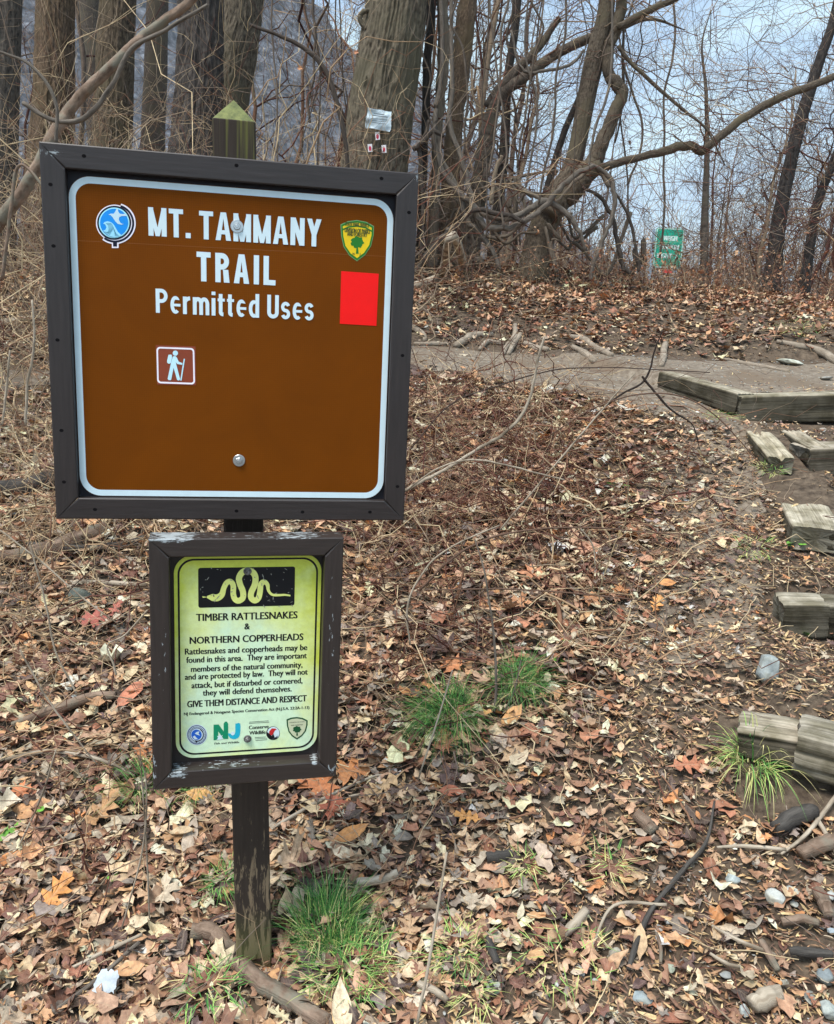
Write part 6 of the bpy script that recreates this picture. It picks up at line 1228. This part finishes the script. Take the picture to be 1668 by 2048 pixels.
# ------------------------------------------------------------------ green highway sign beyond the crest
def green_sign():
    D = 24.0; c = [W(1313, 452, D), W(1369, 460, D), W(1360, 540, D), W(1308, 533, D)]
    ctr = sum(c) / 4; w = np.linalg.norm(c[1] - c[0]); h = (c[0][2] - c[3][2] + c[1][2] - c[2][2]) / 2
    e = empty('highway_sign', (ctr[0], ctr[1], ground_at(ctr[0], D)), 'green highway sign with white border standing beyond the bank crest', 'sign')
    ax = (c[1] - c[0]); ax[2] = 0; ax /= np.linalg.norm(ax); m = np.eye(4); up = np.array([0, 0, 1.0]); m[:3, 0] = ax; m[:3, 1] = np.cross(up, ax); m[:3, 2] = up; m[:3, 3] = [ctr[0], ctr[1], ground_at(ctr[0], D)]; e.matrix_world = Matrix(m.tolist())
    z0 = ctr[2] - m[2, 3]; gp_ = slab('panel', rrect(-w / 2, z0 - h / 2, w / 2, z0 + h / 2, .07, 8), 0, .02, paint('highway_green', (0, 168, 138), .45), e)
    wht = paint('highway_white', (215, 238, 232), .5)
    sheet('border', [(rrect(-w / 2 + .012, z0 - h / 2 + .012, w / 2 - .012, z0 + h / 2 - .012, .062, 8), [rrect(-w / 2 + .035, z0 - h / 2 + .035, w / 2 - .035, z0 + h / 2 - .035, .045, 8)])], -.003, wht, gp_)
    for t, zz, x0, x1 in (('WEIGH', .20, -.17, .20), ('STATION', -.03, -.25, .27), ('RIGHT  1', -.27, -.30, .24)): fonttext('lettering', t, x0, x1, z0 + zz, .13, -.004, wht, gp_, .009, .10)
    grey = paint('galvanised_post', (150, 170, 186), .5)
    for x in (-w / 2 - .05, w / 2 - .18):
        mb = MB(); mb.box((x - .035, .03, -.6), (x + .035, .09, z0 + h / 2 - .05)); mb.build('post', grey, e, False)
    mb = MB(); mb.box((-.10, -.01, z0 - h / 2 - .13), (.16, .01, z0 - h / 2 - .035)); mb.build('red_light_standin', paint('red_light_standin', (228, 60, 62), .5), e, False)  # added plate stands in for a red light, likely a truck's
green_sign()

# ------------------------------------------------------------------ thickets, canes, background saplings
def dens(mb, n, x0, x1, y0, y1, ln, r, cols, K=14, nn=3, arch=.5, elev=(0.3, 1.3), seed=1, wob=.14, ydir=.5, accept=None, dirx=0.0, taper=.25):
    r2 = np.random.RandomState(seed); x = r2.uniform(x0, x1, n); y = r2.uniform(y0, y1, n)
    if accept is not None: k = accept(x, y); x, y = x[k], y[k]; n = len(x)
    z = height(x, y); a = r2.rand(n) * 6.28; e = r2.uniform(*elev, n); d = np.stack([np.cos(a) * np.cos(e) + dirx, np.sin(a) * np.cos(e) * ydir, np.sin(e)], -1); d /= np.linalg.norm(d, axis=1, keepdims=True)
    L_ = ln * np.exp(r2.randn(n) * .35)
    return canes(mb, np.stack([x, y, z], -1), d, L_, r * np.exp(r2.randn(n) * .4), K, nn, arch=arch * r2.uniform(.4, 1.3, n), wob=wob, col=tcol(n, cols), rs=r2, taper=taper)
def side(mb, Q, k, ln, r, cols, seed, K=7):
    r2 = np.random.RandomState(seed); n = len(Q) * k; a = np.repeat(np.arange(len(Q)), k); j = r2.randint(3, Q.shape[1] - 1, n); b = Q[a, j]; d = Q[a, j + 1] - Q[a, j - 1]; d /= np.linalg.norm(d, axis=1, keepdims=True) + 1e-9; d = d + r2.randn(n, 3) * .6; d /= np.linalg.norm(d, axis=1, keepdims=True)
    canes(mb, b, d, ln * np.exp(r2.randn(n) * .4), np.full(n, r), K, 3, arch=.2 * r2.rand(n), wob=.2, col=tcol(n, cols), rs=r2, taper=.5)
pale = (4, 4, 2, 1, .5, 3, 2); redd = (1, 2, 4, 4, 3, 1, 1); mixd = (2, 3, 3, 2, 2, 3, 2); dark = (.3, 1, 2, 3, 4, 1, 3)
mb = MB(); Q = dens(mb, 620, -6.2, -.9, 4.6, 9.5, 2.1, .0038, (5, 3, 2, 1, 1, 6, 6), 18, 4, .5, (.5, 1.45), 1, wob=.2); side(mb, Q, 4, .5, .0016, pale, 2)
Q = dens(mb, 300, -4.2, -1.2, 3.0, 5.0, 1.25, .0026, pale, 16, 4, .6, (.4, 1.4), 3); side(mb, Q, 3, .35, .0013, pale, 4)
Q = dens(mb, 150, -7, -.3, 6.5, 11, 2.6, .005, (3, 2, 2, 1, 1, 5, 3), 14, 4, .35, (.8, 1.5), 5); side(mb, Q, 4, .7, .0020, (4, 3, 1, 1, 1, 5, 2), 6)
Q = dens(mb, 150, -5.5, -1.6, 4.4, 7.5, 1.8, .0034, (9, 4, 1, 0, 0, 5, 1), 26, 4, .5, (.5, 1.4), 27, wob=.26, ydir=.3); Q = dens(mb, 110, -3.4, .2, 6.5, 9, 1.7, .004, (1, 1, 2, 2, 3, 3, 4), 22, 4, .5, (.6, 1.4), 28, wob=.25, ydir=.4); side(mb, Q, 4, .4, .0016, mixd, 29)
tag(mb.build('thicket', M['twig']), 'tangled thicket of bare tan canes filling the woods behind the sign', 'thicket', kind='stuff')
mb = MB(); ac = lambda x, y: (x < .95 - .05 * (y - 2)) & (y < yedge(x) - .15)
Q = dens(mb, 390, -.3, 1.15, 2.7, 4.9, .70, .0025, (1.5, 2, 4, 5, 4, 1, 1), 14, 4, .55, (.15, 1.1), 7, .2, .7, ac); side(mb, Q, 3, .18, .0009, redd, 8)
Q = dens(mb, 250, -.2, .9, 3.2, 5.3, .95, .0024, (1.5, 2, 4, 5, 4, 1, 1), 16, 4, .75, (.3, 1.0), 9, .18, .5, ac, .25); side(mb, Q, 3, .2, .0010, redd, 10)
dens(mb, 420, -.3, 1.0, 2.3, 4.6, .5, .0018, pale, 10, 3, .3, (.0, .5), 11, .2, .7, ac)
tag(mb.build('bramble_patch', M['twig']), 'low reddish brown brambles on the slope between sign and steps', 'brambles', kind='stuff')
mb = MB(); dens(mb, 460, -2.4, -.62, 2.0, 4.2, .55, .0020, pale, 12, 4, .35, (.0, .7), 13, .16, .7); Q = dens(mb, 160, -2.2, -.65, 2.3, 4.6, .9, .0022, pale, 14, 4, .5, (.2, 1.1), 14, .14, .5); side(mb, Q, 3, .25, .001, mixd, 15)
dens(mb, 130, -.75, -.05, 2.2, 3.6, .45, .0015, mixd, 12, 3, .35, (.0, .7), 16, .16, .7)
tag(mb.build('fallen_canes', M['twig']), 'mat of fallen straw coloured canes left of the signs', 'canes', kind='stuff')
# dead weeds along the crest: stems with small curled leaves
mb = MB(); Q = dens(mb, 300, 1.6, 7.5, 8.6, 10.4, .40, .0026, (2, 2, 4, 3, 1, 2, 1), 8, 3, .15, (.9, 1.5), 17); side(mb, Q, 4, .14, .0015, (.5, 1, 4, 4, 1, 1, 1), 18)
Q2 = dens(mb, 260, .2, 3.4, 8.2, 9.9, .32, .0022, mixd, 8, 3, .15, (.8, 1.5), 19); side(mb, Q2, 3, .12, .0013, mixd, 20)
tag(mb.build('dead_weeds', M['twig']), 'rusty brown dead weeds along the crest of the bank', 'weeds', kind='stuff')
mb = MB(); r2 = np.random.RandomState(3); A = np.concatenate([Q[:, 3:].reshape(-1, 3), Q2[::2, 4:].reshape(-1, 3)]); A = A[r2.rand(len(A)) < .5]; A = np.repeat(A, 3, axis=0) + r2.randn(len(A) * 3, 3) * .045; n = len(A)
place_leaves(mb, LOW['torn'], A, .016 * np.exp(r2.randn(n) * .4), r2.rand(n) * 6.28, r2.rand(n) * 1.5, r2.rand(n) * 6.28, np.stack([r2.randn(n) * .5, r2.randn(n) * .5, r2.randn(n) * .5, r2.randn(n), r2.rand(n)], -1), np.array([srgb(*c) for c in [(188, 138, 102), (160, 106, 76), (206, 168, 134), (130, 90, 70)]])[r2.choice(4, n)])
tag(mb.build('weed_leaves', M['leaf']), 'small curled brown leaves still hanging on the crest weeds', 'weeds', kind='stuff')
# arching canes that can be told apart
cn = [([(800, 985, 13), (850, 960, 13), (905, 930, 12), (960, 895, 12), (1005, 870, 12), (1040, 835, 12), (1062, 790, 11), (1075, 720, 9), (1088, 675, 8)], 3.4, 'pale crooked dead branch rising from the sign edge to the path', 'dead_pale'),
      ([(1000, 1060, 9), (1050, 1000, 9), (1110, 930, 8), (1170, 860, 8), (1230, 790, 7), (1270, 745, 6)], 3.3, 'straight tan cane slanting up toward the path', 'dead_pale'),
      ([(1190, 830, 5), (1240, 790, 7), (1290, 760, 8), (1310, 700, 6), (1325, 660, 4)], 3.7, 'dark twisted vine tip standing above the path edge', 'bark_dark'),
      ([(1285, 752, 8), (1310, 785, 9), (1345, 822, 7), (1385, 850, 5), (1400, 900, 3)], 3.7, 'dark twisted vine hanging down below the path edge', 'bark_dark'),
      ([(820, 900, 4), (900, 810, 5), (1000, 770, 5), (1110, 740, 5), (1220, 735, 4), (1330, 740, 4), (1420, 745, 3)], 3.5, 'long thin dark cane arching along the path', 'vine'),
      ([(1100, 870, 5), (1180, 820, 5), (1270, 790, 5), (1360, 792, 5), (1430, 830, 5), (1500, 905, 4), (1535, 950, 3)], 3.3, 'brown cane arching right toward the rotten step', 'vine'),
      ([(840, 1180, 8), (900, 1120, 9), (970, 1080, 9), (1060, 1060, 7), (1180, 1055, 6), (1300, 1065, 5), (1390, 1070, 4)], 2.75, 'long reddish cane arching across the middle of the slope', 'vine'),
      ([(815, 980, 6), (870, 940, 6), (940, 920, 7), (1010, 930, 7), (1070, 945, 6), (1130, 960, 5)], 3.2, 'light curved cane lying across the crooked dead branch', 'dead_pale'),
      ([(820, 1290, 9), (815, 1210, 10), (850, 1140, 9), (900, 1095, 8), (1000, 1050, 6)], 2.6, 'thick tan cane bowing beside the lower sign', 'dead_pale'),
      ([(1180, 1060, 4), (1260, 1110, 4), (1360, 1030, 4), (1440, 960, 3)], 3.0, 'thin cane rising toward the broad grey timber', 'vine'),
      ([(850, 1180, 5), (960, 1178, 6), (1060, 1180, 6), (1160, 1188, 5), (1280, 1200, 4)], 2.7, 'nearly level cane above the orange leaves', 'vine'),
      ([(1160, 1055, 5), (1185, 1090, 6), (1190, 1130, 5)], 2.9, 'short grey bent twig on the upper slope', 'dead_pale'),
      ([(50, 850, 10), (55, 770, 11), (68, 690, 9), (64, 600, 7)], 4.0, 'pale upright dead stem left of the big sign', 'dead_pale'),
      ([(5, 850, 8), (10, 800, 9), (20, 700, 7)], 4.0, 'short pale upright stem at the left edge', 'dead_pale'),
      ([(100, 390, 9), (40, 330, 11), (20, 430, 13), (5, 560, 14)], 3.6, 'crooked brown stem at the left edge beside the big sign', 'log'),
      ([(60, 1090, 6), (90, 1200, 7), (110, 1300, 7), (155, 1390, 8)], 2.6, 'pale cane running down to the grey triangular stone', 'dead_pale'),
      ([(40, 1300, 7), (90, 1390, 7), (140, 1460, 7), (195, 1530, 5)], 2.4, 'straight straw cane slanting down left of the lower sign', 'dead_pale'),
      ([(0, 1060, 5), (90, 1130, 6), (170, 1200, 6), (240, 1250, 4)], 2.7, 'long straw cane crossing the logs at left', 'dead_pale'),
      ([(240, 1050, 4), (200, 1120, 4), (140, 1180, 4), (110, 1230, 3)], 2.5, 'dark thin twig crossing in front of the mossy rock', 'vine'),
      ([(295, 1220, 6), (250, 1270, 6), (215, 1290, 5), (228, 1330, 8), (232, 1350, 8)], 2.4, 'knobbly broken twig left of the lower sign', 'dead_pale')]
for i, (px, d, lab, mt) in enumerate(cn):
    # bring each end down to the soil when the photo shows it rooted
    mb = MB(); g_ = [G(a, b) for a, b, _ in px]; dl = []
    for (a, b, _), gg in zip(px, g_):
        dl.append(min(d, gg[1] - .03))
    px = [(a, b, c_ * (.42 if 'thick tan' in lab or 'straight tan' in lab else .55)) for a, b, c_ in px]; limb(mb, px, dl, 8, 0, 140 + i, 8, .09, knob=.12, tint=(.5, .42, .42) if 'dark' in lab else ((1.0, .72, .62) if mt == 'vine' else (1, 1, 1)))
    put('cane', mb, M[mt], lab, 'cane', 'single canes standing out of the brambles')
# background saplings beyond the crest and in the woods
def sapling(x, y, h, seed, lab, cat='sapling', group=None, tone=1.0, nb=14, lean=0.0):
    r2 = np.random.RandomState(seed); K = 12; t = np.linspace(0, 1, K); z0 = ground_at(x, y)
    P = np.stack([lean * h * t + np.cumsum(r2.randn(K)) * .03 * h / 3, np.cumsum(r2.randn(K)) * .02 * h / 3, h * t - .1], 1); r = (.006 * h + .008) * (1 - .85 * t) * r2.uniform(.8, 1.4)
    e = empty(name_ := 'sapling', (x, y, z0), lab, cat, group); mb = MB(); c = CT[r2.choice([2, 3, 4, 6, 5])] * tone; mb.tubes(P[None], r[None], 6, col=c); mb.build('trunk', M['twig'], e)
    cr = MB(); i = r2.randint(3, K, nb); a = r2.rand(nb) * 6.28; d = np.stack([np.cos(a), np.sin(a) * .8, r2.uniform(.3, 1.3, nb)], -1); d /= np.linalg.norm(d, axis=1, keepdims=True)
    L1 = h * .32 * np.exp(r2.randn(nb) * .3) * (1.25 - .6 * t[i]); cc = (dark if tone < 1 else mixd)
    Q = canes(cr, P[i], d, L1, np.maximum(.004, r[i] * .45), 10, 4, arch=r2.uniform(-.2, .25, nb), wob=.2, col=tcol(nb, cc) * tone, rs=r2)
    n = nb * 7; a_ = np.repeat(np.arange(nb), 7); k = r2.randint(2, 10, n); b = Q[a_, k]; d = Q[a_, np.minimum(k + 1, 9)] - Q[a_, k - 1]; d /= np.linalg.norm(d, axis=1, keepdims=True) + 1e-9; d = d + r2.randn(n, 3) * .65; d[:, 2] += .2; d /= np.linalg.norm(d, axis=1, keepdims=True)
    Q2 = canes(cr, b, d, L1[a_] * .45 * np.exp(r2.randn(n) * .3), np.full(n, .0028 * max(1, y / 12)), 7, 3, arch=r2.uniform(-.1, .3, n), wob=.25, col=tcol(n, cc) * tone, rs=r2)
    m = n * 3; a2 = np.repeat(np.arange(n), 3); k = r2.randint(1, 7, m); b = Q2[a2, k]; d = r2.randn(m, 3) + np.array([0, 0, .3]); d /= np.linalg.norm(d, axis=1, keepdims=True); canes(cr, b, d, L1[a_[a2]] * .2 * np.exp(r2.randn(m) * .3), np.full(m, .0017 * max(1, y / 12)), 5, 3, arch=np.zeros(m), wob=.25, col=tcol(m, cc) * tone, rs=r2)
    cr.build('crown', M['twig'], e)
rb_ = np.random.RandomState(21)
for i in range(46):
    y = rb_.uniform(10.5, 26); u = rb_.uniform(1090, 1760); x = ray(u, 500)[0] * y
    if 1255 < u < 1420 and y < 24: u += 170; x = ray(u, 500)[0] * y
    sapling(x, y, rb_.choice([rb_.uniform(1.5, 2.7), rb_.uniform(1.5, 2.7), rb_.uniform(3, 5)]) * (1 + .02 * y), 300 + i, 'bare thin sapling in the thicket beyond the crest at right', group='saplings beyond the crest', tone=.8, lean=rb_.uniform(-.12, .15))
for i in range(14):
    y = rb_.uniform(9.5, 20); u = rb_.uniform(830, 1110); x = ray(u, 500)[0] * y
    sapling(x, y, rb_.uniform(3, 6.5), 400 + i, 'bare thin sapling behind the vine covered trunks', group='saplings behind the vine trunks', tone=.85, lean=rb_.uniform(-.12, .12))
for i in range(12):
    y = rb_.uniform(10, 22); u = rb_.uniform(-60, 720); x = ray(u, 500)[0] * y
    sapling(x, y, rb_.uniform(3.5, 8), 500 + i, 'bare sapling in the woods behind the big sign', group='saplings behind the big sign', tone=.8, lean=rb_.uniform(-.1, .1))
# far bank of woods seen through the twigs
mb = MB(); r2 = np.random.RandomState(8); n = 2600; x = r2.uniform(2, 44, n); y = r2.uniform(30, 60, n); z = height(x, y); h = r2.uniform(4.0, 7.5, n) * (1 + (y - 30) * .012)
d = np.stack([r2.randn(n) * .12, r2.randn(n) * .1, np.ones(n)], -1); Q = canes(mb, np.stack([x, y, z], -1), d, h, np.full(n, .03), 8, 3, arch=np.zeros(n), wob=.1, col=tcol(n, mixd) * .8, rs=r2, taper=.2); side(mb, Q, 9, 1.3, .013, mixd, 9, 5)
tag(mb.build('distant_woods', M['twig']), 'grey brown distant woods seen low through the saplings', 'woods', kind='stuff')

# ------------------------------------------------------------------ air between here and the mountain
hz_mb = MB(); hz_mb.box((-1560, -320, -16), (1560, 1860, 260)); hz = hz_mb.build('haze', bpy.data.materials.new('haze'), None, False); tag(hz, kind='stuff')
hm = hz.data.materials[0]; hm.use_nodes = True; hm.node_tree.nodes.clear(); ho = N(hm.node_tree, 'ShaderNodeOutputMaterial'); hv = N(hm.node_tree, 'ShaderNodeVolumePrincipled', Density=.0005)
hv.inputs['Color'].default_value = (.80, .89, 1.0, 1); hm.node_tree.links.new(hv.outputs[0], ho.inputs['Volume'])
